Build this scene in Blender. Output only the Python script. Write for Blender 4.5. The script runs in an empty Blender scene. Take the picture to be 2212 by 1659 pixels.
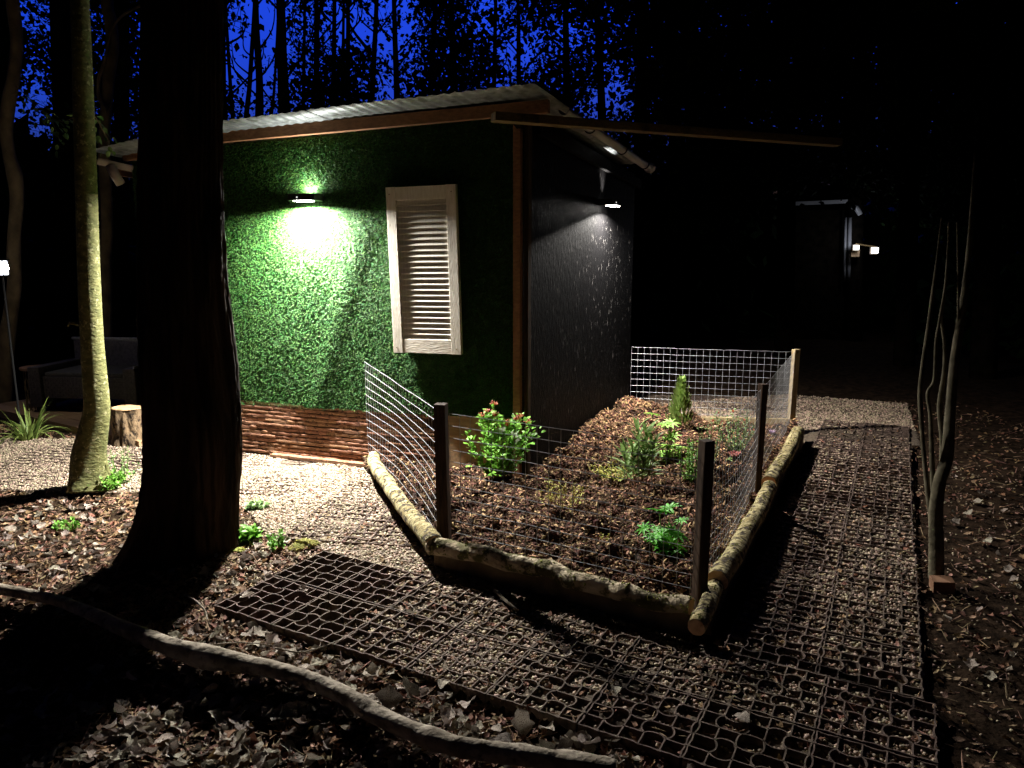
import bpy, bmesh, math, random
import numpy as np
from mathutils import Vector, Matrix, Euler
R = math.radians
random.seed(7); RNG = np.random.default_rng(11)
SC = bpy.context.scene
COL = SC.collection

# ---------------------------------------------------------------- camera, sky, exposure
FPX, PITCH, EYE = 1597.0, R(10.1), 1.5          # focal length in px of a 2212 px wide picture
cam = bpy.data.cameras.new('camera'); cam.sensor_width = 36; cam.lens = 36*FPX/2212
cam.clip_start = .05; cam.clip_end = 400
co = bpy.data.objects.new('camera', cam); COL.objects.link(co)
co.location = (0, 0, EYE); co.rotation_euler = (R(90)-PITCH, 0, 0); SC.camera = co
w = bpy.data.worlds.new('World'); SC.world = w; w.use_nodes = True
nt = w.node_tree; nt.nodes.clear()
out = nt.nodes.new('ShaderNodeOutputWorld'); bg = nt.nodes.new('ShaderNodeBackground')
sky = nt.nodes.new('ShaderNodeTexSky'); sky.sky_type = 'NISHITA'; sky.sun_disc = False
sky.sun_elevation = R(-1.5); sky.sun_rotation = R(200); sky.ozone_density = 6.0
mx = nt.nodes.new('ShaderNodeMix'); mx.data_type = 'RGBA'; mx.blend_type = 'MULTIPLY'; mx.inputs[0].default_value = 1
mx.inputs[7].default_value = (.17, .50, 1.0, 1)   # deep blue of the hour after sunset
nt.links.new(sky.outputs[0], mx.inputs[6]); nt.links.new(mx.outputs[2], bg.inputs[0])
SKY_STRENGTH = 4.1
bg.inputs[1].default_value = SKY_STRENGTH; nt.links.new(bg.outputs[0], out.inputs[0])
vs = SC.view_settings; vs.view_transform = 'Standard'; vs.look = 'None'; vs.gamma = 1; vs.use_curve_mapping = False
SC.display_settings.display_device = 'sRGB'; vs.exposure = 0.0
SC.cycles.max_bounces = 4; SC.cycles.diffuse_bounces = 2; SC.cycles.glossy_bounces = 2
SC.cycles.transmission_bounces = 3; SC.cycles.transparent_max_bounces = 6
SC.cycles.sample_clamp_indirect = 3.0; SC.cycles.caustics_reflective = False; SC.cycles.caustics_refractive = False
SC.cycles.use_denoising = True

# ---------------------------------------------------------------- helpers
def G(x, y, z=0.0):
    "point of the level z that is seen at (x, y)"
    u = (x-1106)/FPX; v = (y-829.5)/FPX
    dy = math.cos(PITCH)-v*math.sin(PITCH); dz = -math.sin(PITCH)-v*math.cos(PITCH)
    t = (z-EYE)/dz
    return Vector((u*t, dy*t, z))
def at(x, y, Y):
    "point at the depth Y that is seen at (x, y)"
    u = (x-1106)/FPX; v = (y-829.5)/FPX
    dy = math.cos(PITCH)-v*math.sin(PITCH); dz = -math.sin(PITCH)-v*math.cos(PITCH)
    t = Y/dy
    return Vector((u*t, Y, EYE+dz*t))
def g2(pts, z=0.0): return np.array([G(a, b, z)[:2] for a, b in pts])

def _h(ix, iy, s): 
    n = (ix*374761393 + iy*668265263 + s*1442695041) & 0x7fffffff
    n = ((n ^ (n >> 13))*1274126177) & 0x7fffffff
    return ((n ^ (n >> 16)) & 0xffff)/65535.0
def vnoise(x, y, s=0):
    x = np.asarray(x, float); y = np.asarray(y, float)
    ix = np.floor(x).astype(np.int64); iy = np.floor(y).astype(np.int64)
    fx = x-ix; fy = y-iy; fx = fx*fx*(3-2*fx); fy = fy*fy*(3-2*fy)
    a = _h(ix, iy, s); b = _h(ix+1, iy, s); c = _h(ix, iy+1, s); d = _h(ix+1, iy+1, s)
    return (a*(1-fx)+b*fx)*(1-fy)+(c*(1-fx)+d*fx)*fy - .5
def fbm(x, y, s=0, o=4):
    r = 0; a = 1
    for k in range(o):
        r = r+a*vnoise(np.asarray(x)*2**k, np.asarray(y)*2**k, s+k*7); a *= .5
    return r
def inpoly(x, y, P):
    x = np.asarray(x); y = np.asarray(y); c = np.zeros(x.shape, bool); n = len(P)
    for i in range(n):
        x1, y1 = P[i]; x2, y2 = P[(i+1) % n]
        if y1 == y2: continue
        cr = ((y1 > y) != (y2 > y)) & (x < (x2-x1)*(y-y1)/(y2-y1)+x1)
        c ^= cr
    return c
def dist_line(x, y, L):
    "distance to a polyline and the side (positive = towards the camera)"
    x = np.asarray(x); y = np.asarray(y)
    best = np.full(x.shape, 1e9); side = np.zeros(x.shape)
    for i in range(len(L)-1):
        ax, ay = L[i]; bx, by = L[i+1]; dx, dy = bx-ax, by-ay; l2 = dx*dx+dy*dy
        t = np.clip(((x-ax)*dx+(y-ay)*dy)/l2, 0, 1)
        qx = ax+t*dx; qy = ay+t*dy; d = np.hypot(x-qx, y-qy)
        s = (x-ax)*dy-(y-ay)*dx
        m = d < best; best = np.where(m, d, best); side = np.where(m, s, side)
    return best, np.sign(side)
def sstep(a, b, x):
    t = np.clip((x-a)/(b-a), 0, 1); return t*t*(3-2*t)

def tag(o, label=None, cat=None, group=None, kind=None):
    if label: o['label'] = label
    if cat: o['category'] = cat
    if group: o['group'] = group
    if kind: o['kind'] = kind
    return o
def empty(name, loc=(0, 0, 0), rz=0, label=None, cat=None, group=None):
    o = bpy.data.objects.new(name, None); COL.objects.link(o)
    o.location = loc; o.rotation_euler = (0, 0, rz); o.empty_display_size = .1
    return tag(o, label, cat, group)
def mesh(name, verts, faces, mats, smooth=False):
    me = bpy.data.meshes.new(name)
    me.from_pydata([tuple(v) for v in verts], [], faces)
    for m in (mats if isinstance(mats, (list, tuple)) else [mats]): me.materials.append(m)
    if smooth: me.polygons.foreach_set('use_smooth', [True]*len(me.polygons))
    me.update(); return me
def link(name, me, parent=None, loc=(0, 0, 0), rot=(0, 0, 0), scl=None):
    o = bpy.data.objects.new(name, me); COL.objects.link(o)
    o.location = loc; o.rotation_euler = rot
    if scl is not None: o.scale = scl if hasattr(scl, '__len__') else (scl,)*3
    if parent: 
        o.parent = parent
    return o
class MB:
    "collects simple solids into one mesh"
    def __init__(s): s.v = []; s.f = []; s.mi = []
    def add(s, vs, fs, mi=0):
        b = len(s.v); s.v += [tuple(v) for v in vs]; s.f += [[b+i for i in f] for f in fs]; s.mi += [mi]*len(fs)
    def hexa(s, c8, mi=0):
        s.add(c8, [(3, 2, 1, 0), (4, 5, 6, 7), (0, 1, 5, 4), (1, 2, 6, 5), (2, 3, 7, 6), (3, 0, 4, 7)], mi)
    def box(s, lo, hi, mi=0):
        (a, b, c), (d, e, f) = lo, hi
        s.hexa([(a, b, c), (d, b, c), (d, e, c), (a, e, c), (a, b, f), (d, b, f), (d, e, f), (a, e, f)], mi)
    def bar(s, p, q, w, h, up=(0, 0, 1), mi=0, bev=0):
        p, q = Vector(p), Vector(q); d = (q-p).normalized(); r = d.cross(Vector(up)).normalized()*w/2; u = r.cross(d).normalized()*h/2
        s.hexa([p-r-u, p+r-u, p+r+u, p-r+u, q-r-u, q+r-u, q+r+u, q-r+u], mi)
    def tube(s, pts, rad, n=8, cap=True, mi=0, fn=None):
        pts = [Vector(p) for p in pts]; m = len(pts)
        if not hasattr(rad, '__len__'): rad = [rad]*m
        b = len(s.v); ref = None
        for i, p in enumerate(pts):
            d = (pts[min(i+1, m-1)]-pts[max(i-1, 0)]).normalized()
            if ref is None:
                ref = Vector((0, 0, 1)).cross(d)
                if ref.length < .2: ref = Vector((1, 0, 0))
            ref = (ref-d*ref.dot(d)).normalized(); o2 = d.cross(ref)
            for k in range(n):
                a = 2*math.pi*k/n; r = rad[i]*(fn(i, k, a, p) if fn else 1)
                s.v.append(tuple(p+ref*(r*math.cos(a))+o2*(r*math.sin(a))))
        for i in range(m-1):
            for k in range(n):
                k2 = (k+1) % n; s.f.append([b+i*n+k, b+i*n+k2, b+(i+1)*n+k2, b+(i+1)*n+k]); s.mi.append(mi)
        if cap:
            s.f.append([b+k for k in range(n)][::-1]); s.mi.append(mi+cap-1 if cap > 1 else mi)
            s.f.append([b+(m-1)*n+k for k in range(n)]); s.mi.append(mi+cap-1 if cap > 1 else mi)
    def build(s, name, mats, parent=None, smooth=False, bevel=0, loc=(0, 0, 0), rot=(0, 0, 0)):
        me = mesh(name, s.v, s.f, mats, smooth)
        me.polygons.foreach_set('material_index', s.mi)
        if bevel:
            bm = bmesh.new(); bm.from_mesh(me)
            bmesh.ops.bevel(bm, geom=bm.edges[:], offset=bevel, segments=2, affect='EDGES', profile=.6)
            bm.to_mesh(me); bm.free()
        return link(name, me, parent, loc, rot)
def smoothpath(P, n=6):
    "Catmull-Rom through the points"
    P = [Vector(p) for p in P]; o = []
    for i in range(len(P)-1):
        a, b, c, d = P[max(i-1, 0)], P[i], P[i+1], P[min(i+2, len(P)-1)]
        for k in range(n):
            t = k/n
            o.append(.5*((2*b)+(c-a)*t+(2*a-5*b+4*c-d)*t*t+(3*b-a-3*c+d)*t**3))
    o.append(P[-1]); return o

# ---------------------------------------------------------------- materials
def mat(name, c1, c2=None, scale=8, rough=.8, bump=0, bscale=None, stretch=(1, 1, 1), detail=6, rnd=0, spec=.3,
        contrast=(.35, .65), c3=None, c3scale=2, c3at=(.55, .65), transl=0, metal=0, bdist=.004, coords='Object', wave=None):
    m = bpy.data.materials.new(name); m.use_nodes = True; t = m.node_tree; N = t.nodes; L = t.links
    b = N['Principled BSDF']; b.inputs['Roughness'].default_value = rough; b.inputs['Specular IOR Level'].default_value = spec
    b.inputs['Metallic'].default_value = metal
    tc = N.new('ShaderNodeTexCoord'); mp = N.new('ShaderNodeMapping'); mp.inputs['Scale'].default_value = stretch
    L.new(tc.outputs[coords], mp.inputs[0])
    n = N.new('ShaderNodeTexNoise'); n.inputs['Scale'].default_value = scale; n.inputs['Detail'].default_value = detail
    L.new(mp.outputs[0], n.inputs[0])
    cr = N.new('ShaderNodeValToRGB'); cr.color_ramp.elements[0].position = contrast[0]; cr.color_ramp.elements[1].position = contrast[1]
    cr.color_ramp.elements[0].color = (*c1, 1); cr.color_ramp.elements[1].color = (*(c2 or c1), 1)
    L.new(n.outputs[0], cr.inputs[0]); col = cr.outputs[0]
    if c3:
        n3 = N.new('ShaderNodeTexNoise'); n3.inputs['Scale'].default_value = c3scale; n3.inputs['Detail'].default_value = 8
        n3.inputs['Roughness'].default_value = .65
        L.new(tc.outputs[coords], n3.inputs[0])
        r3 = N.new('ShaderNodeValToRGB'); r3.color_ramp.elements[0].position = c3at[0]; r3.color_ramp.elements[1].position = c3at[1]
        L.new(n3.outputs[0], r3.inputs[0])
        x = N.new('ShaderNodeMix'); x.data_type = 'RGBA'; L.new(r3.outputs[0], x.inputs[0]); L.new(col, x.inputs[6]); x.inputs[7].default_value = (*c3, 1); col = x.outputs[2]
    if rnd:
        oi = N.new('ShaderNodeObjectInfo'); hs = N.new('ShaderNodeHueSaturation'); mr = N.new('ShaderNodeMapRange')
        mr.inputs[3].default_value = 1-rnd; mr.inputs[4].default_value = 1+rnd*.8
        L.new(oi.outputs['Random'], mr.inputs[0]); L.new(mr.outputs[0], hs.inputs['Value'])
        m2 = N.new('ShaderNodeMath'); m2.operation = 'MULTIPLY_ADD'; m2.inputs[1].default_value = 7.31; m2.inputs[2].default_value = 0
        fr = N.new('ShaderNodeMath'); fr.operation = 'FRACT'; L.new(oi.outputs['Random'], m2.inputs[0]); L.new(m2.outputs[0], fr.inputs[0])
        mr2 = N.new('ShaderNodeMapRange'); mr2.inputs[3].default_value = .5-.045*min(1, rnd*2); mr2.inputs[4].default_value = .5+.035*min(1, rnd*2)
        L.new(fr.outputs[0], mr2.inputs[0]); L.new(mr2.outputs[0], hs.inputs['Hue'])
        L.new(col, hs.inputs['Color']); col = hs.outputs[0]
    L.new(col, b.inputs['Base Color'])
    if bump:
        nb = N.new('ShaderNodeTexNoise'); nb.inputs['Scale'].default_value = bscale or scale*2; nb.inputs['Detail'].default_value = 8
        L.new(mp.outputs[0], nb.inputs[0])
        bp = N.new('ShaderNodeBump'); bp.inputs['Strength'].default_value = bump; bp.inputs['Distance'].default_value = bdist
        L.new(nb.outputs[0], bp.inputs['Height']); L.new(bp.outputs[0], b.inputs['Normal'])
    if transl:
        tr = N.new('ShaderNodeBsdfTranslucent'); L.new(col, tr.inputs[0]); ms = N.new('ShaderNodeMixShader'); ms.inputs[0].default_value = transl
        L.new(b.outputs[0], ms.inputs[1]); L.new(tr.outputs[0], ms.inputs[2]); L.new(ms.outputs[0], N['Material Output'].inputs[0])
    return m
def emit(name, c, s):
    m = bpy.data.materials.new(name); m.use_nodes = True; b = m.node_tree.nodes['Principled BSDF']
    b.inputs['Base Color'].default_value = (.8, .8, .8, 1); b.inputs['Emission Color'].default_value = (*c, 1); b.inputs['Emission Strength'].default_value = s; m.cycles.emission_sampling = 'NONE'
    return m
M = {}
M['soil'] = mat('soil', (.008, .005, .003), (.034, .021, .013), 18, .95, .8, 60, rnd=0, bdist=.01, spec=.03)
M['gravel_base'] = mat('gravel_base', (.05, .036, .025), (.15, .115, .08), 60, .95, .8, 120, bdist=.006)
M['pebble'] = mat('pebble', (.20, .15, .10), (.44, .36, .255), 25, .75, .3, 150, rnd=.5, bdist=.001)
M['pebble_toned'] = mat('toned_pebble', (.19, .14, .095), (.52, .41, .29), 25, .7, .3, 150, rnd=.5, bdist=.001)  # copy of pebble with the path's light level put into its colour
M['mulch_base'] = mat('mulch_base', (.012, .007, .005), (.05, .028, .018), 40, .95, .9, 90, bdist=.01)
M['chip'] = mat('bark_chip', (.038, .021, .012), (.155, .088, .052), 30, .9, .5, 120, rnd=.7, bdist=.002, spec=.1)
M['clod'] = mat('soil_clod', (.035, .02, .013), (.10, .056, .036), 30, .95, .8, 90, rnd=.45, bdist=.006, spec=.1)
M['straw'] = mat('straw_chip', (.28, .17, .08), (.42, .27, .13), 30, .8, .3, 90, rnd=.35, bdist=.002)
M['debris'] = mat('litter_crumb', (.09, .052, .03), (.30, .20, .12), 12, .9, .4, 90, rnd=.6, bdist=.002)
M['dryleaf'] = mat('dry_leaf', (.27, .22, .165), (.62, .55, .46), 40, .8, .9, 60, rnd=.4, c3=(.085, .05, .03), c3scale=30, c3at=(.50, .62), transl=.12, bdist=.005)
M['brownleaf'] = mat('brown_leaf', (.13, .065, .032), (.30, .17, .09), 30, .8, .7, 60, rnd=.4, transl=.12, bdist=.003)
M['grid'] = mat('grid_plastic', (.048, .035, .027), (.14, .102, .082), 30, .8, .4, 90, rnd=.15, c3=(.18, .135, .105), c3scale=14, c3at=(.54, .74), bdist=.001, spec=.12)
M['turfbase'] = mat('turf_backing', (.006, .022, .006), (.014, .045, .01), 60, .9, .8, 200, bdist=.006)
M['blade'] = mat('turf_blade', (.014, .065, .010), (.045, .15, .022), 9, .6, 0, rnd=.6, spec=.3, transl=.12)
M['timber'] = mat('timber', (.15, .07, .032), (.24, .12, .058), 6, .75, .3, 20, stretch=(1, 12, 12), bdist=.002)
M['beam'] = mat('treated_timber', (.09, .06, .022), (.15, .10, .04), 6, .75, .3, 20, stretch=(1, 12, 12), c3=(.04, .025, .012), c3scale=9, bdist=.002)
M['post'] = mat('post_timber', (.025, .015, .009), (.065, .04, .024), 8, .8, .4, 20, stretch=(9, 9, 1), rnd=.1, bdist=.002, spec=.12)
M['postpale'] = mat('pale_post_timber', (.27, .20, .10), (.42, .33, .19), 8, .8, .4, 20, stretch=(9, 9, 1), c3=(.13, .09, .045), c3scale=18, c3at=(.58, .66), bdist=.002)
M['ply'] = mat('plywood', (.26, .17, .095), (.38, .26, .15), 7, .75, .3, 25, stretch=(1, 1, 5), c3=(.18, .11, .06), c3scale=11, bdist=.001)
M['clad'] = mat('split_timber', (.13, .062, .036), (.27, .145, .085), 14, .85, 1, 30, stretch=(1, 1, 5), rnd=.12, bdist=.012, c3=(.03, .015, .009), c3scale=44, c3at=(.55, .62), spec=.15)
M['cladback'] = mat('cladding_backing', (.02, .01, .006), (.04, .02, .01), 20, .9)
M['felt'] = mat('black_board', (.0022, .0021, .0023), (.15, .142, .135), 30, .5, .8, 40, stretch=(2.8, 2.8, .45), spec=.05, bdist=.01, contrast=(.64, .76), detail=9)  # pale flecks in the colour stand in for glossy highlights near the lamp
M['roof'] = mat('galvanised_sheet', (.13, .145, .15), (.24, .265, .27), 5, .5, .15, 30, stretch=(4, 4, 1), c3=(.09, .10, .09), c3scale=9, metal=.4, bdist=.001)
M['white'] = mat('cream_paint', (.70, .65, .55), (.80, .76, .67), 14, .6, .55, 40, stretch=(6, 1, 1), spec=.3, bdist=.002)
M['whitev'] = mat('cracked_cream_paint', (.64, .58, .48), (.80, .75, .66), 14, .6, .8, 34, stretch=(5, 5, 1), spec=.3, bdist=.003, c3=(.42, .33, .24), c3scale=30, c3at=(.68, .76))
M['whiteh'] = mat('peeling_cream_paint', (.62, .55, .45), (.80, .75, .66), 14, .6, .9, 34, stretch=(1, 5, 5), spec=.3, bdist=.004, c3=(.26, .16, .10), c3scale=26, c3at=(.66, .72))
M['black'] = mat('black_plastic', (.015, .015, .015), None, 8, .45)
M['wire'] = mat('galvanised_wire', (.20, .20, .21), (.34, .34, .35), 30, .5, metal=.3, rnd=0)
M['gutter'] = mat('grey_plastic_gutter', (.30, .30, .31), (.40, .40, .40), 5, .4, spec=.5)
M['gutterw'] = mat('cream_plastic_gutter', (.22, .17, .13), (.27, .21, .17), 5, .5, spec=.5)
M['bark_dark'] = mat('furrowed_bark', (.005, .0035, .0025), (.034, .021, .013), 9, .95, 1, 14, stretch=(1, 1, .25), bdist=.03, spec=.04)
M['bark_green'] = mat('algae_bark', (.062, .066, .018), (.125, .122, .042), 14, .85, 1, 30, stretch=(1, 1, 2.2), c3=(.25, .235, .12), c3scale=34, c3at=(.57, .62), bdist=.01)
M['bark_brown'] = mat('brown_bark', (.085, .06, .032), (.19, .135, .07), 9, .9, .9, 25, stretch=(1, 1, .7), bdist=.01)
M['bark_grey'] = mat('grey_bark', (.12, .095, .065), (.30, .255, .20), 12, .9, 1, 36, bdist=.012, c3=(.05, .036, .022), c3scale=20, c3at=(.52, .66))
M['bark_far'] = mat('far_bark', (.003, .0025, .002), (.009, .007, .005), 9, .95, spec=.0)
M['log'] = mat('lichen_log_bark', (.20, .155, .06), (.44, .38, .20), 10, .9, 1, 30, stretch=(1, 2.5, 1), c3=(.045, .032, .018), c3scale=24, c3at=(.50, .56), bdist=.02)
M['logmoss'] = mat('mossy_log_bark', (.24, .18, .11), (.42, .35, .24), 10, .9, 1, 26, c3=(.07, .06, .016), c3scale=12, c3at=(.47, .54), bdist=.02)
M['cut'] = mat('cut_wood', (.50, .30, .15), (.74, .48, .27), 24, .8, .4, 70, bdist=.002, c3=(.30, .16, .07), c3scale=9)
M['moss'] = mat('moss', (.11, .12, .02), (.26, .25, .05), 40, .95, .8, 90, rnd=.3, bdist=.004)
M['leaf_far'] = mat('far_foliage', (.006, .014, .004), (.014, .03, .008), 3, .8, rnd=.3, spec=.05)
M['leaf_near'] = mat('beech_leaf', (.07, .13, .03), (.13, .2, .05), 9, .6, rnd=.25, transl=.3)
M['wicker'] = mat('brown_wicker', (.03, .025, .022), (.085, .072, .064), 40, .35, .9, 120, spec=.7, bdist=.003)
M['wickerlit'] = mat('lit_wicker_rail', (.22, .21, .20), (.34, .33, .32), 40, .4, .6, 120, spec=.5, bdist=.002)  # wicker lightened so its colour carries the lit top edge of the sofa
M['deckwood'] = mat('deck_timber', (.32, .19, .10), (.46, .29, .16), 6, .75, .3, 20, stretch=(1, 12, 12), bdist=.002)
M['sap'] = mat('sapling_bark', (.05, .042, .026), (.14, .12, .08), 14, .9, .8, 36, bdist=.006, spec=.1)
M['stonewood'] = mat('reddish_block', (.16, .08, .045), (.26, .14, .08), 9, .85, .4, 30, bdist=.002)
def leafmat(n, a, b, tr=.25, **k): M[n] = mat(n, a, b, 14, k.pop('rough', .5), 0, rnd=0, spec=.22, transl=tr, **k)
leafmat('leaf_green', (.09, .24, .025), (.19, .40, .06))
leafmat('leaf_lime', (.2, .42, .06), (.34, .55, .11))
leafmat('leaf_lupin', (.05, .27, .015), (.12, .42, .035))
leafmat('leaf_olive', (.11, .2, .045), (.24, .34, .12))
leafmat('leaf_conifer', (.12, .2, .05), (.27, .38, .10))
leafmat('leaf_rose', (.10, .2, .06), (.24, .34, .14))
leafmat('leaf_yellow', (.30, .30, .05), (.45, .42, .10))
leafmat('leaf_iris', (.12, .2, .04), (.28, .34, .09))
leafmat('petal_red', (.45, .06, .04), (.6, .16, .08))
leafmat('petal_pink', (.55, .2, .2), (.72, .36, .33))
leafmat('petal_violet', (.5, .32, .6), (.7, .55, .75))
leafmat('petal_cream', (.6, .5, .35), (.8, .7, .5))
M['stem'] = mat('plant_stem', (.12, .05, .025), (.2, .1, .04), 20, .7)
M['stemg'] = mat('green_stem', (.10, .18, .04), (.18, .26, .07), 20, .6)

# ---------------------------------------------------------------- scattering (stuff only)
HID = {}
def protos(name, meshes):
    c = bpy.data.collections.new(name)
    for i, me in enumerate(meshes):
        o = bpy.data.objects.new('%s_%02d' % (name, i), me); c.objects.link(o)
    return c
def gn_group(coll):
    g = bpy.data.node_groups.new('scatter', 'GeometryNodeTree')
    g.interface.new_socket('Geometry', in_out='INPUT', socket_type='NodeSocketGeometry')
    g.interface.new_socket('Geometry', in_out='OUTPUT', socket_type='NodeSocketGeometry')
    N = g.nodes; L = g.links; gi = N.new('NodeGroupInput'); go = N.new('NodeGroupOutput')
    ci = N.new('GeometryNodeCollectionInfo'); ci.inputs['Collection'].default_value = coll
    ci.inputs['Separate Children'].default_value = True; ci.inputs['Reset Children'].default_value = True
    ip = N.new('GeometryNodeInstanceOnPoints'); ip.inputs['Pick Instance'].default_value = True
    def att(n, t):
        a = N.new('GeometryNodeInputNamedAttribute'); a.data_type = t; a.inputs['Name'].default_value = n; return a.outputs['Attribute']
    L.new(gi.outputs[0], ip.inputs['Points']); L.new(ci.outputs[0], ip.inputs['Instance'])
    L.new(att('pick', 'INT'), ip.inputs['Instance Index'])
    e = N.new('FunctionNodeEulerToRotation'); L.new(att('rot', 'FLOAT_VECTOR'), e.inputs[0]); L.new(e.outputs[0], ip.inputs['Rotation'])
    L.new(att('scl', 'FLOAT_VECTOR'), ip.inputs['Scale']); L.new(ip.outputs[0], go.inputs[0])
    return g
def scatter(name, P, rot, scl, coll, parent=None, nproto=None):
    P = np.asarray(P, np.float32); n = len(P)
    me = bpy.data.meshes.new(name); me.vertices.add(n); me.vertices.foreach_set('co', P.ravel())
    scl = np.asarray(scl, np.float32)
    if scl.ndim == 1: scl = np.stack([scl]*3, 1)
    a = me.attributes.new('rot', 'FLOAT_VECTOR', 'POINT'); a.data.foreach_set('vector', np.asarray(rot, np.float32).ravel())
    a = me.attributes.new('scl', 'FLOAT_VECTOR', 'POINT'); a.data.foreach_set('vector', scl.ravel())
    a = me.attributes.new('pick', 'INT', 'POINT'); a.data.foreach_set('value', RNG.integers(0, len(coll.objects), n).astype(np.int32))
    o = link(name, me, parent)
    m = o.modifiers.new('scatter', 'NODES')
    if coll.name not in HID: HID[coll.name] = gn_group(coll)
    m.node_group = HID[coll.name]
    o['kind'] = 'stuff'
    return o
def rrot(n, tilt=3.2):
    r = RNG.uniform(-1, 1, (n, 3))*tilt; r[:, 2] = RNG.uniform(0, 6.283, n); return r

def merge(name, P, rot, scl, meshes, parent=None):
    "real geometry: copies of a few small meshes joined into one"
    VS = []; FS = []; b = 0
    tabs = []
    for me in meshes:
        v = np.zeros(len(me.vertices)*3, np.float32); me.vertices.foreach_get('co', v)
        me.calc_loop_triangles(); f = np.zeros(len(me.loop_triangles)*3, np.int32); me.loop_triangles.foreach_get('vertices', f)
        tabs.append((v.reshape(-1, 3), f.reshape(-1, 3)))
    P = np.asarray(P, float); rot = np.asarray(rot); n = len(P); which = RNG.integers(0, len(tabs), n)
    c, s = np.cos(rot), np.sin(rot); cx, cy, cz = c.T; sx, sy, sz = s.T
    Rm = np.stack([cy*cz, sx*sy*cz-cx*sz, cx*sy*cz+sx*sz, cy*sz, sx*sy*sz+cx*cz, cx*sy*sz-sx*cz, -sy, sx*cy, cx*cy], 1).reshape(-1, 3, 3)
    for w_, (v, f) in enumerate(tabs):
        k = np.where(which == w_)[0]
        if not len(k): continue
        V = np.einsum('nij,vj->nvi', Rm[k], v)*np.asarray(scl)[k][:, None, None]+P[k][:, None, :]
        F = f[None]+(np.arange(len(k))*len(v))[:, None, None]+b; b += len(k)*len(v)
        VS.append(V.reshape(-1, 3)); FS.append(F.reshape(-1, 3))
    V = np.concatenate(VS).astype(np.float32); F = np.concatenate(FS).astype(np.int32)
    me = bpy.data.meshes.new(name); me.vertices.add(len(V)); me.vertices.foreach_set('co', V.ravel())
    me.loops.add(len(F)*3); me.loops.foreach_set('vertex_index', F.ravel())
    me.polygons.add(len(F)); me.polygons.foreach_set('loop_start', np.arange(0, len(F)*3, 3, dtype=np.int32))
    me.materials.append(meshes[0].materials[0]); me.update()
    o = link(name, me, parent); o['kind'] = 'stuff'; return o
# ---------------------------------------------------------------- ground levels
D1 = Vector((math.cos(R(-19.4)), math.sin(R(-19.4)), 0))     # along the front wall, to the right
D2 = Vector((math.cos(R(62.3)), math.sin(R(62.3)), 0))       # along the side wall, away
NF = Vector((-math.sin(R(19.4)), -math.cos(R(19.4)), 0))     # out of the front wall
NS = Vector((math.sin(R(62.3)), -math.cos(R(62.3)), 0))      # out of the side wall
C0 = Vector((.059, 4.757, 0))                                # near corner of the shed
PANEL, NCELL = .340, 5
EA = Vector((math.cos(R(-28.6)), math.sin(R(-28.6)), 0)); EA2 = Vector((math.cos(R(61.6)), math.sin(R(61.6)), 0))
A0 = Vector((-1.285, 2.965, 0))
EB = Vector((math.cos(R(62.6)), math.sin(R(62.6)), 0)); EB2 = Vector((-math.sin(R(62.6)), math.cos(R(62.6)), 0))
B0 = A0+EA*(PANEL*7.9)+EA2*(PANEL*2.02)                                # right edge of the path on the right
def quad(o, e, f, a, b, c, d): return [tuple((o+e*i+f*j)[:2]) for i, j in ((a, c), (b, c), (b, d), (a, d))]
PATH_A = quad(A0, EA, EA2, 0, PANEL*8, 0, PANEL*2)
PATH_B = quad(B0, EB, EB2, -PANEL*.1, PANEL*14, 0, PANEL*2)
GRAVEL = g2([(-500, 945), (300, 945), (515, 968), (805, 1000), (940, 1190), (1050, 1240), (1540, 1400), (1380, 1400), (917, 1257), (685, 1180), (575, 1150), (530, 1095), (420, 1060), (150, 1062), (-500, 1030)])
FARG = g2([(1380, 872), (1700, 850), (1960, 870), (1990, 960), (1760, 960), (1660, 912), (1395, 900)])
BRANCH = [G(x, y, .03) for x, y in [(-260, 1235), (0, 1275), (130, 1302), (270, 1360), (420, 1415), (600, 1452), (720, 1492), (830, 1556), (950, 1605), (1050, 1625), (1180, 1642), (1330, 1668)]]
BRL = [(p.x, p.y) for p in BRANCH]
FL, FR, MR, BR, BL = G(960, 1162, .085), G(1510, 1296, .085), G(1632, 1065, .08), G(1708, 915, .06), Vector((1.06, 6.50, 0))
WL = Vector((-1.0, 5.11, 0))
BED = [(WL.x-.07, WL.y), (FL.x-.06, FL.y-.06), (FR.x+.02, FR.y-.09), (MR.x+.08, MR.y-.02), (BR.x+.06, BR.y), (1.12, 6.60), (C0.x+.0, C0.y+.02)]
def bedz(x, y):
    z = .065+fbm(x*2.2, y*2.2, 5, 3)*.055+fbm(x*9, y*9, 6, 4)*.075
    dw = (x-C0.x)*NS.x+(y-C0.y)*NS.y                     # distance from the side wall
    tt = (x-C0.x)*D2.x+(y-C0.y)*D2.y
    z += .13*sstep(.5, 1.5, tt)*sstep(1.0, .1, dw)*sstep(2.3, 1.9, tt)
    z += .05*np.exp(-(((x-.55)/.5)**2+((y-3.95)/.35)**2)) - .045*np.exp(-(((x-.15)/.12)**2+((y-4.62)/.1)**2))
    return z
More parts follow.
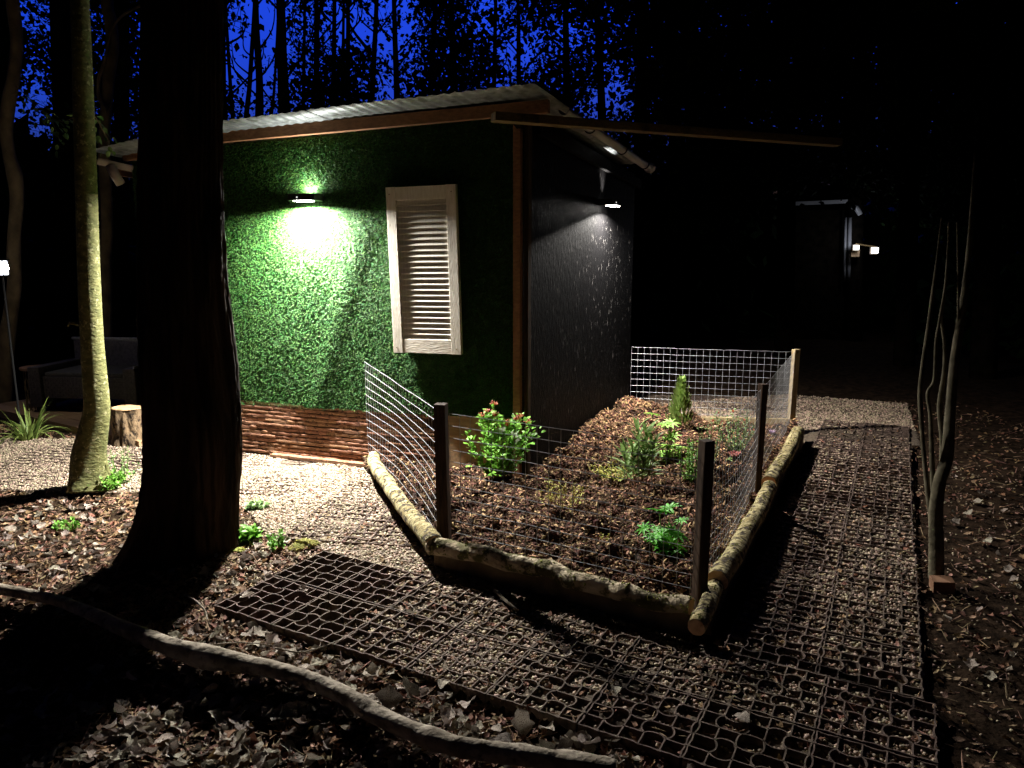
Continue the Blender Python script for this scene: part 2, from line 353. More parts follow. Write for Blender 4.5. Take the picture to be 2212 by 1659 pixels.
def gz(x, y):
    x = np.asarray(x, float); y = np.asarray(y, float)
    z = -.028+fbm(x*1.3, y*1.3, 1, 3)*.03+fbm(x*9, y*9, 2, 3)*.014
    gr = inpoly(x, y, GRAVEL) | inpoly(x, y, FARG)
    z = np.where(gr, -.012+fbm(x*3, y*3, 3, 2)*.012, z)
    ia = inpoly(x, y, PATH_A); ib = inpoly(x, y, PATH_B)
    s = (x-A0.x)*EA.x+(y-A0.y)*EA.y; s2 = (x-A0.x)*EA2.x+(y-A0.y)*EA2.y
    fill = sstep(.35, .95, s+.35*s2+fbm(x*2, y*2, 9, 2)*.35)          # cells fill with gravel further along
    fill = fill*(1-sstep(-.25, -.75, (x-B0.x)*EB.x+(y-B0.y)*EB.y)*sstep(1.5, 2.3, s))
    z = np.where(ia | ib, np.where(ia, -.038+.028*fill, -.010-.014*sstep(.35, -.1, (x-B0.x)*EB.x+(y-B0.y)*EB.y))+fbm(x*6, y*6, 8, 2)*.008, z)
    d, sd = dist_line(x, y, BRL)
    z -= np.where(sd > 0, .065*sstep(.0, .22, d), 0)
    db, _ = dist_line(x, y, [(FL.x, FL.y), (FR.x, FR.y), (BR.x, BR.y)])
    z = np.where((db < .30) & ~(ia | ib | gr), z-.03, z)
    z = np.where(inpoly(x, y, BED), -.05, z)
    z += np.where((x < -2.2) & (y < 4.2), .05*sstep(4.2, 3.4, y)*sstep(-2.2, -3, x), 0)
    return z
def gz1(x, y): return float(gz(np.array([x]), np.array([y]))[0])
def axis(lo, a, b, hi, st):
    m = np.arange(a, b, st); l = a-np.cumsum(st*1.16**np.arange(1, 60)); r = b+np.cumsum(st*1.16**np.arange(0, 60))
    return np.concatenate([l[l > lo][::-1], m, r[r < hi]])
def sheet(name, X, Y, zf, mats, keep=None, matf=None):
    xx, yy = np.meshgrid(X, Y); zz = zf(xx, yy); nx, ny = len(X), len(Y)
    V = np.stack([xx.ravel(), yy.ravel(), zz.ravel()], 1)
    i = np.arange(nx-1)[None, :]+np.arange(ny-1)[:, None]*nx; F = np.stack([i, i+1, i+nx+1, i+nx], -1).reshape(-1, 4)
    cx = V[F][:, :, 0].mean(1); cy = V[F][:, :, 1].mean(1)
    if keep is not None: k = keep(cx, cy); F = F[k]; cx = cx[k]; cy = cy[k]
    me = bpy.data.meshes.new(name); me.vertices.add(len(V)); me.vertices.foreach_set('co', V.astype(np.float32).ravel())
    me.loops.add(len(F)*4); me.loops.foreach_set('vertex_index', F.astype(np.int32).ravel())
    me.polygons.add(len(F)); me.polygons.foreach_set('loop_start', np.arange(0, len(F)*4, 4, dtype=np.int32))
    for m in mats: me.materials.append(m)
    if matf is not None: me.polygons.foreach_set('material_index', matf(cx, cy).astype(np.int32))
    me.polygons.foreach_set('use_smooth', [True]*len(F)); me.update(); me.validate()
    return me
gm = sheet('forest_floor', axis(-90, -4.6, 3.6, 90, .026), axis(-40, 1.3, 7.2, 90, .026), gz, [M['soil'], M['gravel_base']],
           matf=lambda x, y: (inpoly(x, y, GRAVEL) | inpoly(x, y, FARG) | inpoly(x, y, PATH_A) | inpoly(x, y, PATH_B)).astype(int))
floor_o = tag(link('forest_floor', gm), kind='structure')
bm_ = sheet('planting_bed', np.arange(-1.2, 2.7, .022), np.arange(2.8, 6.8, .022), bedz, [M['mulch_base']], keep=lambda x, y: inpoly(x, y, BED))
bed_o = tag(link('planting_bed', bm_), kind='structure')
def bz1(x, y): return float(bedz(np.array([x]), np.array([y]))[0])
# sky dome is the world; a far rise of wooded ground closes the horizon
def far_ring():
    mb = MB(); n = 160
    prof = [(17, -.3), (18, 1.2), (19.2, 2.4), (21, 3.0), (24, 3.1), (30, 0)]
    for k in range(n):
        a = 2*math.pi*k/n
        for j, (r, z) in enumerate(prof):
            rr = r+1.6*float(fbm(k*.35, j*.9, 3, 3)); zz = z+(1.0*float(fbm(k*.6, j*.7, 4, 3)) if 0 < j < 5 else 0)
            mb.v.append((rr*math.sin(a), rr*math.cos(a)+3, zz))
    m = len(prof)
    for k in range(n):
        for j in range(m-1):
            a, b = k*m+j, ((k+1) % n)*m+j; mb.f.append([a, b, b+1, a+1]); mb.mi.append(0)
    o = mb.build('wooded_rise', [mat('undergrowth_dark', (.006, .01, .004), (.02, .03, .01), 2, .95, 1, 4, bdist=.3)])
    tag(o, kind='structure')
far_ring()

# ---------------------------------------------------------------- plastic grid panels of the path
def grid_panel():
    mb = MB(); S = PANEL; c = S/NCELL; th = .0048; g = .0035; h = .036
    def wall(pts):
        n = len(pts)
        L = []; 
        for i, (x, y) in enumerate(pts):
            x0, y0 = pts[max(i-1, 0)]; x1, y1 = pts[min(i+1, n-1)]
            dx, dy = x1-x0, y1-y0; l = math.hypot(dx, dy); nx, ny = -dy/l*th/2, dx/l*th/2
            L.append((x+nx, y+ny, x-nx, y-ny))
        b = len(mb.v)
        for a, b_, c_, d in L: mb.v += [(a, b_, -h), (c_, d, -h), (c_, d, 0), (a, b_, 0)]
        for i in range(n-1):
            p = b+i*4; q = p+4
            for k in (1, 2, 3): mb.f.append([p+k, q+k, q+(k+1) % 4, p+(k+1) % 4]); mb.mi.append(0)
    def pt(i, j):
        x = i*c; y = j*c
        return min(max(x, g), S-g), min(max(y, g), S-g)
    bulge = {}
    def rot(e):   # quarter turn of an edge (i,j,dir,b)
        i, j, d, b = e
        return (NCELL-j, i, 'v', -b) if d == 'h' else (NCELL-j-1, i, 'h', b)
    base = [(1, 1, 'h', -1), (3, 1, 'h', .8), (1, 2, 'h', 1), (2, 2, 'h', -.4), (2, 0, 'h', .38)]
    for e in base:
        for _ in range(4):
            bulge[(e[0], e[1], e[2])] = e[3]; e = rot(e)
    for j in range(NCELL+1):
        for i in range(NCELL):
            for d in 'hv':
                (x0, y0), (x1, y1) = (pt(i, j), pt(i+1, j)) if d == 'h' else (pt(j, i), pt(j, i+1))
                key = (i, j, 'h') if d == 'h' else (j, i, 'v')
                b = bulge.get(key, 0)*.27*c
                n = 7 if abs(b) > 1e-5 else (3 if j in (0, NCELL) else 2)
                P = []
                for k in range(n):
                    t = k/(n-1); s = b*(math.sin(math.pi*t)**.6 if 0 < t < 1 else 0)
                    x = x0+(x1-x0)*t; y = y0+(y1-y0)*t
                    if j in (0, NCELL) and n == 3 and k == 1: s = .0035 if j == 0 else -.0035
                    P.append((x, y+s) if d == 'h' else (x+s, y))
                wall(P)
    # clips that lock one panel to the next
    for (x, y) in ((c*1.0, g), (c*4.0, g), (g, c*1), (g, c*4), (S-g, c), (S-g, c*4), (c, S-g), (c*4, S-g)):
        mb.box((x-.007, y-.0045, -.02), (x+.007, y+.0045, .0012))
    return mesh('grid_panel', mb.v, mb.f, M['grid'])
GP = grid_panel()
path_o = tag(empty('path'), kind='structure')
def panels(o, e, rows, cols, skip=(), z=.004, f=None, jit=.004):
    f = f or Vector((-e.y, e.x, 0)); rz = math.atan2(e.y, e.x)
    for i in cols:
        for j in rows:
            if (i, j) in skip: continue
            p = o+e*(PANEL*i)+f*(PANEL*j)
            link('grid_panel', GP, path_o, (p.x, p.y, z+random.uniform(-.003, .003)), (random.uniform(-jit, jit)*2, random.uniform(-jit, jit)*2, rz+random.uniform(-jit, jit)))
panels(A0, EA, range(2), range(0, 8), z=.005)
panels(B0, EB, range(2), range(0, 4), z=.004)
panels(B0+EB*.04+EB2*.01, EB, range(2), range(4, 13), z=.007)
E8 = Vector((math.cos(R(-9)), math.sin(R(-9)), 0))
panels(G(607, 1162), E8, range(0, 2), range(0, 3), z=.001)
panels(G(607, 1162), E8, range(2, 5), range(-3, 4), z=-.007)
panels(G(-120, 1040), Vector((math.cos(R(-7)), math.sin(R(-7)), 0)), range(0, 3), range(0, 5), z=-.004)
EF = Vector((math.cos(R(-27.4)), math.sin(R(-27.4)), 0))
panels(G(1400, 880), Vector((math.cos(R(-4)), math.sin(R(-4)), 0)), range(0, 2), range(0, 6), z=-.004)

# ---------------------------------------------------------------- loose stuff on the ground
def rock(seed, s=(1, 1, .7), sub=1, rough=.25):
    bm = bmesh.new(); bmesh.ops.create_icosphere(bm, subdivisions=sub, radius=.5); rr = random.Random(seed)
    for v in bm.verts: v.co = Vector((v.co.x*s[0], v.co.y*s[1], v.co.z*s[2]))*(1+rr.uniform(-rough, rough))
    return bm
def to_me(bm, name, m, smooth=False):
    me = bpy.data.meshes.new(name); bm.to_mesh(me); bm.free(); me.materials.append(m)
    if smooth: me.polygons.foreach_set('use_smooth', [True]*len(me.polygons))
    return me
P_PEB = protos('pebble', [to_me(rock(k, (1, random.uniform(.6, .95), random.uniform(.45, .7)), 1, .1), 'pebble', M['pebble'], True) for k in range(5)])
P_PEBT = protos('tonedpebble', [o.data.copy() for o in P_PEB.objects])
for o in P_PEBT.objects: o.data.materials[0] = M['pebble_toned']
P_CHIP = protos('chip', [to_me(rock(k+20, (1.5, random.uniform(.35, .6), .25), 1, .35), 'chip', M['chip'] if k % 6 else M['straw']) for k in range(6)])
P_CLOD = protos('clod', [to_me(rock(k+40, (1, .8, .75), 1, .33), 'clod', M['clod']) for k in range(4)])
P_STRAW = protos('strawchip', [to_me(rock(k+60, (1.9, .28, .12), 1, .4), 'straw', M['straw'] if k % 2 else M['chip']) for k in range(4)])
def leaf_mesh(name, m, lobes=0, curl=.3, n=8, wid=.38, seed=0, fold=.25, serr=.1, nc=3):
    "a dry leaf: midrib, lobed outline, crumpled blade and a stalk"
    rr = random.Random(seed); V = []; F = []; w_ = 2*nc+1; ph = rr.uniform(0, 6)
    for i in range(n):
        t = i/(n-1); wv = wid*(math.sin(math.pi*min(1, t*.97+.02)**.8))+.012
        for k in range(w_):
            u = (k-nc)/nc; wl = wv*(1+(.26*math.cos(t*lobes*6.283+ph*(u > 0)) if lobes else 0)*abs(u))
            edge = abs(u) == 1
            x = wl*u*(1+(rr.uniform(-serr, serr)*1.1 if edge else 0)); yy = t-.5+(abs(u)*.10 if lobes else .03*abs(u))+(rr.uniform(-.03, .03) if edge else 0)
            z = curl*(t-.5)**2+fold*wl*abs(u)**1.5*(1+.5*math.sin(t*7+ph+u))+.045*math.sin(t*17+u*6+ph)*abs(u)+rr.uniform(-.012, .012)
            V.append((x, yy, z))
    for i in range(n-1):
        for k in range(w_-1): a = i*w_+k; F.append([a, a+1, a+w_+1, a+w_])
    b = len(V); V += [(-.012, -.5, 0), (.012, -.5, 0), (.02, -.72, .03)]; F.append([b, b+1, b+2])
    return mesh(name, V, F, m, True)
LITTER = [leaf_mesh('dry_leaf', M['dryleaf'], lobes=l, curl=c, seed=s, fold=f, wid=w_) for s, (l, c, f, w_) in enumerate([(0, .35, .5, .4), (2.2, .6, .9, .48), (0, -.5, .35, .36), (2.6, .2, .7, .5), (1.7, .9, .8, .42), (0, 1.1, 1.1, .33), (2.1, -.8, .5, .45)])]
P_LIT = protos('litter', [leaf_mesh('crumb', M['debris'], 0, .5, 4, .25, s, .4, nc=1) for s in range(3)] + [leaf_mesh('crumb', M['brownleaf'], 2, .5, 5, .35, s, .6, nc=1) for s in range(2)] + [to_me(rock(k+80, (2.6, .16, .14), 1, .3), 'twig', M['debris']) for k in range(2)])

def pick_pts(n, x0, x1, y0, y1, test, near=2.0, power=1.2):
    x = RNG.uniform(x0, x1, n*3); y = RNG.uniform(y0, y1, n*3)
    p = np.minimum(1, (near/np.maximum(y, .5))**power); k = RNG.uniform(0, 1, n*3) < p
    x, y = x[k], y[k]; k = test(x, y); return x[k][:n], y[k][:n]
def peb(name, x, y, dz, s0, s1, coll, fz=gz):
    n = len(x); z = fz(x, y)+dz+RNG.uniform(-.004, .003, n); s = RNG.uniform(s0, s1, n)
    s = np.where(RNG.uniform(0, 1, n) < .08, s*1.5, s)
    return scatter(name, np.stack([x, y, z], 1), rrot(n, .5), s, coll)
x, y = pick_pts(75000, -4.6, 1.3, 2.4, 6.9, lambda x, y: inpoly(x, y, GRAVEL) & (fbm(x*2.5, y*2.5, 31, 2) > -.42), near=4)
tag(peb('gravel', x, y, .003, .010, .020, P_PEB), 'pale beige gravel lying against the turf wall', kind='stuff')
def pathtest(x, y):
    i = (inpoly(x, y, PATH_A) | inpoly(x, y, PATH_B)) & ~inpoly(x, y, BED)
    s = (x-A0.x)*EA.x+(y-A0.y)*EA.y; s2 = (x-A0.x)*EA2.x+(y-A0.y)*EA2.y
    b = (x-B0.x)*EB.x+(y-B0.y)*EB.y
    dens = sstep(.3, 1.0, s+.35*s2+fbm(x*2, y*2, 9, 2)*.35)*(.1+.9*sstep(-.70, -.2, b+.4*np.maximum(0, 1.8-s)+fbm(x*4, y*4, 12, 2)*.3))
    dens = np.where(inpoly(x, y, PATH_B) & ~inpoly(x, y, PATH_A), 1.0, dens)
    return i & (RNG.uniform(0, 1, x.shape) < dens*.9+.02)
x, y = pick_pts(82000, -1.6, 4.6, 1.6, 7.2, pathtest, near=3.2, power=1.5)
tag(peb('path_gravel', x, y, .003, .009, .019, P_PEBT), 'gravel filling the cells of the brown plastic grid path', kind='stuff')
x, y = pick_pts(8000, 1.0, 4.5, 6.2, 8.5, lambda x, y: inpoly(x, y, FARG), near=9)
tag(peb('far_gravel', x, y, .003, .012, .024, P_PEBT), 'gravel where the path bends behind the mesh fence', kind='stuff')
# bark mulch and clods in the bed
ib = lambda x, y: inpoly(x, y, BED)
tfar = lambda x, y: (x-C0.x)*D2.x+(y-C0.y)*D2.y
x, y = pick_pts(52000, -1.2, 2.7, 2.8, 6.8, lambda x, y: ib(x, y) & (RNG.uniform(0, 1, x.shape) < .35+.65*sstep(-.9, .3, x-.2+fbm(x*2, y*2, 41, 2))), near=5)
n = len(x); s = RNG.uniform(.010, .032, n)
tag(scatter('bark_mulch', np.stack([x, y, bedz(x, y)+RNG.uniform(.0, .012, n)], 1), rrot(n, .7), s, P_CHIP), 'brown bark mulch covering the fenced bed', kind='stuff')
x, y = pick_pts(15000, -1.2, 2.0, 2.8, 6.0, lambda x, y: ib(x, y) & (RNG.uniform(0, 1, x.shape) < .15+.85*sstep(.9, -.2, x-.1)), near=5)
n = len(x); s = np.exp(RNG.normal(math.log(.014), .42, n))
tag(scatter('soil_clods', np.stack([x, y, bedz(x, y)+RNG.uniform(-.002, .008, n)], 1), rrot(n, 1), s, P_CLOD), 'crumbly dark soil at the near end of the bed', kind='stuff')
x, y = pick_pts(6000, .2, 1.9, 3.2, 6.8, lambda x, y: ib(x, y) & (RNG.uniform(0, 1, x.shape) < sstep(.9, .1, (x-C0.x)*NS.x+(y-C0.y)*NS.y)*sstep(.4, 1.3, tfar(x, y))+.10), near=5)
n = len(x)
tag(scatter('straw_mulch', np.stack([x, y, bedz(x, y)+RNG.uniform(.004, .016, n)], 1), rrot(n, .8), RNG.uniform(.014, .034, n), P_STRAW), 'pale shredded mulch heaped beside the black side wall', kind='stuff')
# litter over the forest floor
def woods(x, y):
    return ~(ib(x, y) | inpoly(x, y, PATH_A) | inpoly(x, y, PATH_B) | inpoly(x, y, GRAVEL) | inpoly(x, y, FARG)) & ~((((x-C0.x)*NF.x+(y-C0.y)*NF.y) < 0) & (((x-C0.x)*NS.x+(y-C0.y)*NS.y) < 0))
x, y = pick_pts(60000, -4.8, 4.6, 1.2, 7.5, lambda x, y: woods(x, y) & ((x < 1.0+.52*(y-1.6)) | (RNG.uniform(0, 1, x.shape) < .22)), near=2.6)
n = len(x)
tag(scatter('leaf_litter', np.stack([x, y, gz(x, y)+RNG.uniform(.001, .014, n)], 1), rrot(n, .55), RNG.uniform(.014, .042, n), P_LIT), 'fine brown leaf litter and crumbs on the forest floor', kind='stuff')
x, y = pick_pts(9000, -1.9, .8, 2.2, 4.4, lambda x, y: woods(x, y) & (RNG.uniform(0, 1, x.shape) < sstep(.9, 0, np.hypot(x+1.05, (y-3.6)*.8))), near=5)
tag(peb('scattered_pebbles', x, y, .003, .008, .018, P_PEBT), 'pebbles strayed into the soil beside the raised grid panel', kind='stuff')
x, y = pick_pts(1900, 1.2, 4.0, 1.5, 5.2, woods, near=3.5)
tag(peb('edge_pebbles', x, y, .003, .008, .016, P_PEBT), 'sparse pebbles in the dark soil right of the path', kind='stuff')
x, y = pick_pts(2600, -1.4, 3.4, 1.8, 6.5, lambda x, y: inpoly(x, y, PATH_A) | inpoly(x, y, PATH_B) | inpoly(x, y, GRAVEL), near=3)
n = len(x)
tag(scatter('path_litter', np.stack([x, y, gz(x, y)+.012], 1), rrot(n, .5), RNG.uniform(.012, .034, n), P_LIT), 'leaf crumbs and twigs lying on the gravel path', kind='stuff')
P_DRY = protos('dryleaf', [leaf_mesh('dry_leaf', M['dryleaf'] if s != 2 else M['brownleaf'], l, c, 5, w_, s+30, f, nc=2) for s, (l, c, f, w_) in enumerate([(0, .5, .6, .42), (2.2, .7, .8, .5), (1.8, -.5, .5, .4), (0, 1.1, .9, .35)])])
x, y = pick_pts(2600, -4.6, 1.0, 1.4, 4.9, lambda x, y: woods(x, y) & (vnoise(x*2.6, y*2.6, 78) > -.18) & (y < 4.9), near=2.2, power=2)
n = len(x)
tag(scatter('dry_leaves', np.stack([x, y, gz(x, y)+RNG.uniform(.004, .02, n)], 1), rrot(n, .6), RNG.uniform(.022, .058, n), P_DRY), 'small curled dry leaves strewn over the woodland floor', kind='stuff')
# single large fallen leaves, parts of the forest floor
def drop_leaves(n, poly, s0, s1, seed, z=.012, tilt=.6):
    rr = random.Random(seed); P = [tuple(q) for q in poly]; xs = [p[0] for p in P]; ys = [p[1] for p in P]; k = 0
    while k < n:
        x, y = rr.uniform(min(xs), max(xs)), rr.uniform(min(ys), max(ys))
        if not inpoly(np.array([x]), np.array([y]), P)[0]: continue
        if rr.random() > .35+1.3*(vnoise(x*3.2, y*3.2, 77)+.5): continue
        s = rr.uniform(s0, s1); me = rr.choice(LITTER)
        link('leaf', me, floor_o, (x, y, gz1(x, y)+z+s*.12), (rr.uniform(-tilt, tilt), rr.uniform(-tilt, tilt), rr.uniform(0, 6.28)), (s, s, s*rr.uniform(.5, 1))); k += 1
drop_leaves(150, g2([(30, 1475), (330, 1440), (640, 1490), (800, 1580), (1000, 1680), (-60, 1700)], -.08), .035, .07, 3, z=.012)
drop_leaves(62, g2([(300, 1350), (470, 1320), (720, 1400), (1000, 1500), (1330, 1600), (1330, 1655), (900, 1580), (720, 1480), (420, 1400)]), .035, .07, 4)
drop_leaves(40, g2([(-20, 1100), (230, 1080), (240, 1180), (60, 1260), (-20, 1260)], .0), .035, .07, 5)
drop_leaves(12, g2([(450, 1230), (560, 1190), (600, 1170), (440, 1300)]), .035, .06, 6)
drop_leaves(24, g2([(2060, 1000), (2200, 1100), (2200, 1500), (2040, 1560), (2030, 1300)]), .03, .055, 7)
for (px, py, s) in [(535, 1290, .07), (655, 1275, .045), (1075, 1296, .0), (893, 1327, .055), (1225, 1413, .05), (960, 1478, .06), (745, 1380, .055), (1600, 1550, .07), (1330, 1490, .05)]:
    if s:
        p = G(px, py, .012); link('leaf', random.choice(LITTER), path_o, (p.x, p.y, .016), (random.uniform(-.4, .4), random.uniform(-.4, .4), random.uniform(0, 6)), s)
# a few specially large upright leaves in the foreground
for (px, py, s, rx, rz) in [(1120, 1560, .085, 1.0, .5), (1085, 1600, .09, .3, 1.8), (665, 1445, .08, .5, 2.2), (835, 1520, .10, .4, .2), (880, 1490, .09, .9, 1.1), (1270, 1600, .09, .5, 2.6), (1180, 1625, .07, .4, .9)]:
    p = G(px, py, 0); link('leaf', LITTER[int(s*1000) % 6], floor_o, (p.x, p.y, gz1(p.x, p.y)+.03), (rx, .2, rz), s)
def mosspatch(px, py, r, seed, label):
    p = G(px, py); n = int(420*r/.07); a = RNG.uniform(0, 6.28, n); d = r*np.sqrt(RNG.uniform(0, 1, n))*(1+.3*np.sin(a*3+seed))
    x = p.x+d*np.cos(a); y = p.y+d*np.sin(a)*.8; s = RNG.uniform(.006, .016, n)
    o = merge('moss_patch', np.stack([x, y, gz(x, y)+.006+.014*(1-(d/r/1.3)**2)], 1), rrot(n, 1), s, [q.data for q in P_MOSS.objects]); tag(o, label, 'moss', kind='stuff')
P_MOSS = protos('mosstuft', [to_me(rock(k+90, (1, 1, .8), 1, .4), 'moss', M['moss']) for k in range(3)])
mosspatch(492, 1182, .075, 1, 'yellow green moss cushion at the foot of the big dark trunk')
mosspatch(655, 1172, .07, 2, 'flat moss patch between the small grid and the raised grid corner')
# ---------------------------------------------------------------- the shed
def WP(s, z, off=0.0): p = C0-D1*s+NF*off; return Vector((p.x, p.y, z))      # front wall, s metres left of the near corner
def SP(t, z, off=0.0): p = C0+D2*t+NS*off; return Vector((p.x, p.y, z))      # side wall
SL = 3.08                                                                    # length of the front wall
RC = Vector((.109, 4.425, 0))                                                # near right roof corner
def roofz(a, b): return 2.44-.038*min(a, 2.25)-.125*max(0, a-2.25)-.10*b
def RP(a, b, dz=0.0): p = RC-D1*a+D2*b; return Vector((p.x, p.y, roofz(a, b)+dz))
shed = tag(empty('garden_shed', (C0.x, C0.y, 0)), 'small shed clad in artificial turf with a black side and metal roof', 'shed')
shed.location = (0, 0, 0)
def topz(s): return 2.335-.03*s if s < 2.35 else 2.2645-.11*(s-2.35)
def tbot(s): return .42-.022*s
# turf panel, slightly billowing
def billow(s, z): return .012+.02*float(fbm(s*1.6, z*1.1, 50, 2))+.015*math.exp(-((s-1.25-.35*(1.3-z))/.09)**2)*(1 if z < 1.5 else max(0, 1-(z-1.5)*3))
def turf_panel():
    V = []; F = []; ns, nz = 80, 50
    for i in range(ns+1):
        s = -.01+(SL+.01)*i/ns
        for j in range(nz+1):
            z = tbot(s)+(topz(s)-.015-tbot(s))*j/nz; V.append(WP(s, z, .012+billow(s, z)))
    for i in range(ns):
        for j in range(nz): a = i*(nz+1)+j; F.append([a, a+1, a+nz+2, a+nz+1])
    me = mesh('turf_panel', V, F, M['turfbase'], True); return link('turf_panel', me, shed)
turf_panel()
def tuft(seed):
    rr = random.Random(seed); V = []; F = []
    for k in range(6):
        a = rr.uniform(0, 6.28); t = rr.uniform(.15, .85); l = rr.uniform(.6, 1.15); wv = rr.uniform(.06, .10)
        d = Vector((math.cos(a)*math.sin(t), math.sin(a)*math.sin(t), math.cos(t))); s = Vector((-math.sin(a+rr.uniform(-1, 1)), math.cos(a), 0))*wv
        b0 = Vector((rr.uniform(-.25, .25), rr.uniform(-.25, .25), 0)); m = b0+d*l*.55; e = b0+d*l+Vector((0, -.18*l, -.12*l))
        i = len(V); V += [b0-s, b0+s, m-s*.9, m+s*.9, e]; F += [[i, i+1, i+3, i+2], [i+2, i+3, i+4]]
    return mesh('tuft', V, F, M['blade'])
P_TUFT = protos('tuft', [tuft(k) for k in range(5)])
def dir_rot(n, nrm, jit):
    "euler angles that stand +Z along nrm, with scatter, and +Y up the wall"
    o = np.zeros((n, 3)); base = Vector(nrm); up = Vector((0, 0, 1))
    for i in range(n):
        d = (base+Vector(RNG.normal(0, jit, 3))).normalized(); x = up.cross(d).normalized(); yv = d.cross(x)
        o[i] = Matrix((x, yv, d)).transposed().to_euler()
    return o
n = 85000
s = RNG.uniform(-.01, SL, n); v = RNG.uniform(0, 1, n)
z = np.array([tbot(a)+(topz(a)-.015-tbot(a))*b for a, b in zip(s, v)])
bl = .012+.02*fbm(s*1.6, z*1.1, 50, 2)+.015*np.exp(-((s-1.25-.35*(1.3-z))/.09)**2)*np.where(z < 1.5, 1, np.clip(1-(z-1.5)*3, 0, 1))
P = np.stack([C0.x-D1.x*s+NF.x*(.012+bl), C0.y-D1.y*s+NF.y*(.012+bl), z], 1)
scatter('turf_blades', P, dir_rot(n, NF+Vector((0, 0, .10)), .28), RNG.uniform(.009, .017, n), P_TUFT, shed)
# end wall on the left, also turfed
DL = Vector((-.10, 1, 0)).normalized(); L0 = WP(SL, 0)
mb = MB(); nrm = Vector((-DL.y, DL.x, 0))
def LP(t, z, off=0): p = L0+DL*t+nrm*off; return Vector((p.x, p.y, z))
mb.hexa([LP(0, .05, -.03), LP(2.2, .05, -.03), LP(2.2, .05, .02), LP(0, .05, .02), LP(0, 2.15, -.03), LP(2.2, 1.95, -.03), LP(2.2, 1.95, .02), LP(0, 2.15, .02)])
mb.build('end_wall', M['turfbase'], shed)
n = 5000; t = RNG.uniform(0, 2.2, n); z = RNG.uniform(.06, 2.1, n)
scatter('turf_blades', np.array([tuple(LP(a, b, .021)) for a, b in zip(t, z)]), dir_rot(n, nrm, .3), RNG.uniform(.013, .024, n), P_TUFT, shed)
# split-timber cladding below the turf: each stick a piece of its own on a dark backing
mb = MB(); mb.hexa([WP(SL, -.04, -.03), WP(0, -.04, -.03), WP(0, -.04, .008), WP(SL, -.04, .008), WP(SL, .42, -.03), WP(0, .44, -.03), WP(0, .44, .008), WP(SL, .42, .008)])
mb.build('plinth', M['cladback'], shed)
def stick(l, h, seed):
    rr = random.Random(seed); n = max(4, int(l/.035)); V = []; F = []
    for i in range(n+1):
        x = l*i/n; d = .011+rr.uniform(-.001, .001); a, b = rr.uniform(-.0035, .001), rr.uniform(-.0035, .001); e = 0 if i in (0, n) else 1
        V += [(x, 0, a), (x, -d*(.75+.2*e), a+.002), (x, -d*(.85+.15*e)-rr.uniform(0, .0015), h*rr.uniform(.4, .6)), (x, -d*(.75+.2*e), h-b-.0065), (x, 0, h-b-.0065)]
    for i in range(n):
        for k in range(4): p = i*5+k; F.append([p, p+5, p+6, p+1])
    F.append([0, 1, 2, 3, 4]); e = n*5; F.append([e+4, e+3, e+2, e+1, e])
    return mesh('stick', V, F, M['clad'])
ROWS = 13; rh = .40/ROWS; rr = random.Random(5)
STK = [stick([.26, .34, .44, .54, .62][k % 5], rh, k) for k in range(15)]; LEN = [.26, .34, .44, .54, .62]*3
cnt = 0
for r in range(ROWS):
    s = 3.18-rr.uniform(0, .2)
    while s > .72 and cnt < 200:
        k = rr.randrange(15)
        if s-LEN[k] < .56: k = rr.choice([0, 5, 10])
        p = WP(s, .004+r*rh, .010+rr.uniform(0, .006))
        link('timber_stick', STK[k], shed, p, (0, rr.uniform(-.004, .004), R(-19.4))); s -= LEN[k]+.002; cnt += 1
mb = MB(); mb.bar(WP(1.95, .008, .05), WP(.5, .008, .05), .05, .02); mb.build('kick_board', M['clad'], shed)
# plywood at the near end of the plinth, corner posts
mb = MB(); mb.hexa([WP(.53, -.05, .010), WP(.045, -.05, .010), WP(.045, -.05, .026), WP(.53, -.05, .026), WP(.53, .415, .010), WP(.045, .425, .010), WP(.045, .425, .026), WP(.53, .415, .026)])
mb.build('plywood_base', M['ply'], shed)
mb = MB(); mb.bar(WP(.012, -.05, .034), WP(.012, 2.31, .034), .052, .046, up=D1); mb.build('corner_post', M['timber'], shed, bevel=.002)
mb = MB(); mb.bar(SP(.03, -.05, .030), SP(.03, 2.30, .030), .045, .03, up=NS); mb.build('corner_batten', M['post'], shed, bevel=.002)
# black side wall, back wall
T2 = 2.16
mb = MB(); mb.hexa([SP(0, -.05, -.03), SP(T2, -.05, -.03), SP(T2, -.05, .012), SP(0, -.05, .012), SP(0, 2.36, -.03), SP(T2, 2.17, -.03), SP(T2, 2.17, .012), SP(0, 2.36, .012)])
mb.build('side_wall', M['felt'], shed)
bL = L0+DL*2.2; bR = SP(T2, 0)
mb = MB(); mb.bar((bL.x, bL.y, 1.0), (bR.x, bR.y, 1.0), .04, 2.1); mb.build('back_wall', M['felt'], shed)
# beams under the roof
mb = MB(); mb.bar(WP(3.12, 2.205, .05), WP(2.28, 2.295, .05), .045, .07); mb.build('verge_beam', M['timber'], shed, bevel=.002)
mb = MB(); mb.bar(WP(2.27, 2.30, .05), WP(-.19, 2.36, .05), .045, .075); mb.build('verge_beam', M['timber'], shed, bevel=.002)
mb = MB(); mb.bar(WP(2.9, 2.18, -.14), WP(1.2, 2.265, -.14), .045, .10); mb.build('wall_plate', M['timber'], shed)
mb = MB(); mb.bar(WP(2.12, 2.21, -.01), WP(2.12, 2.29, -.01), .045, .06, up=D1); mb.build('rafter_end', M['post'], shed)
mb = MB(); mb.bar(WP(3.24, 2.12, .06), WP(3.24, 2.10, -.9), .04, .09); mb.build('fascia_board', M['timber'], shed)
mb = MB(); mb.bar(SP(.15, 2.27, .04), SP(T2+.05, 2.085, .04), .035, .07); mb.build('eaves_beam', M['felt'], shed)
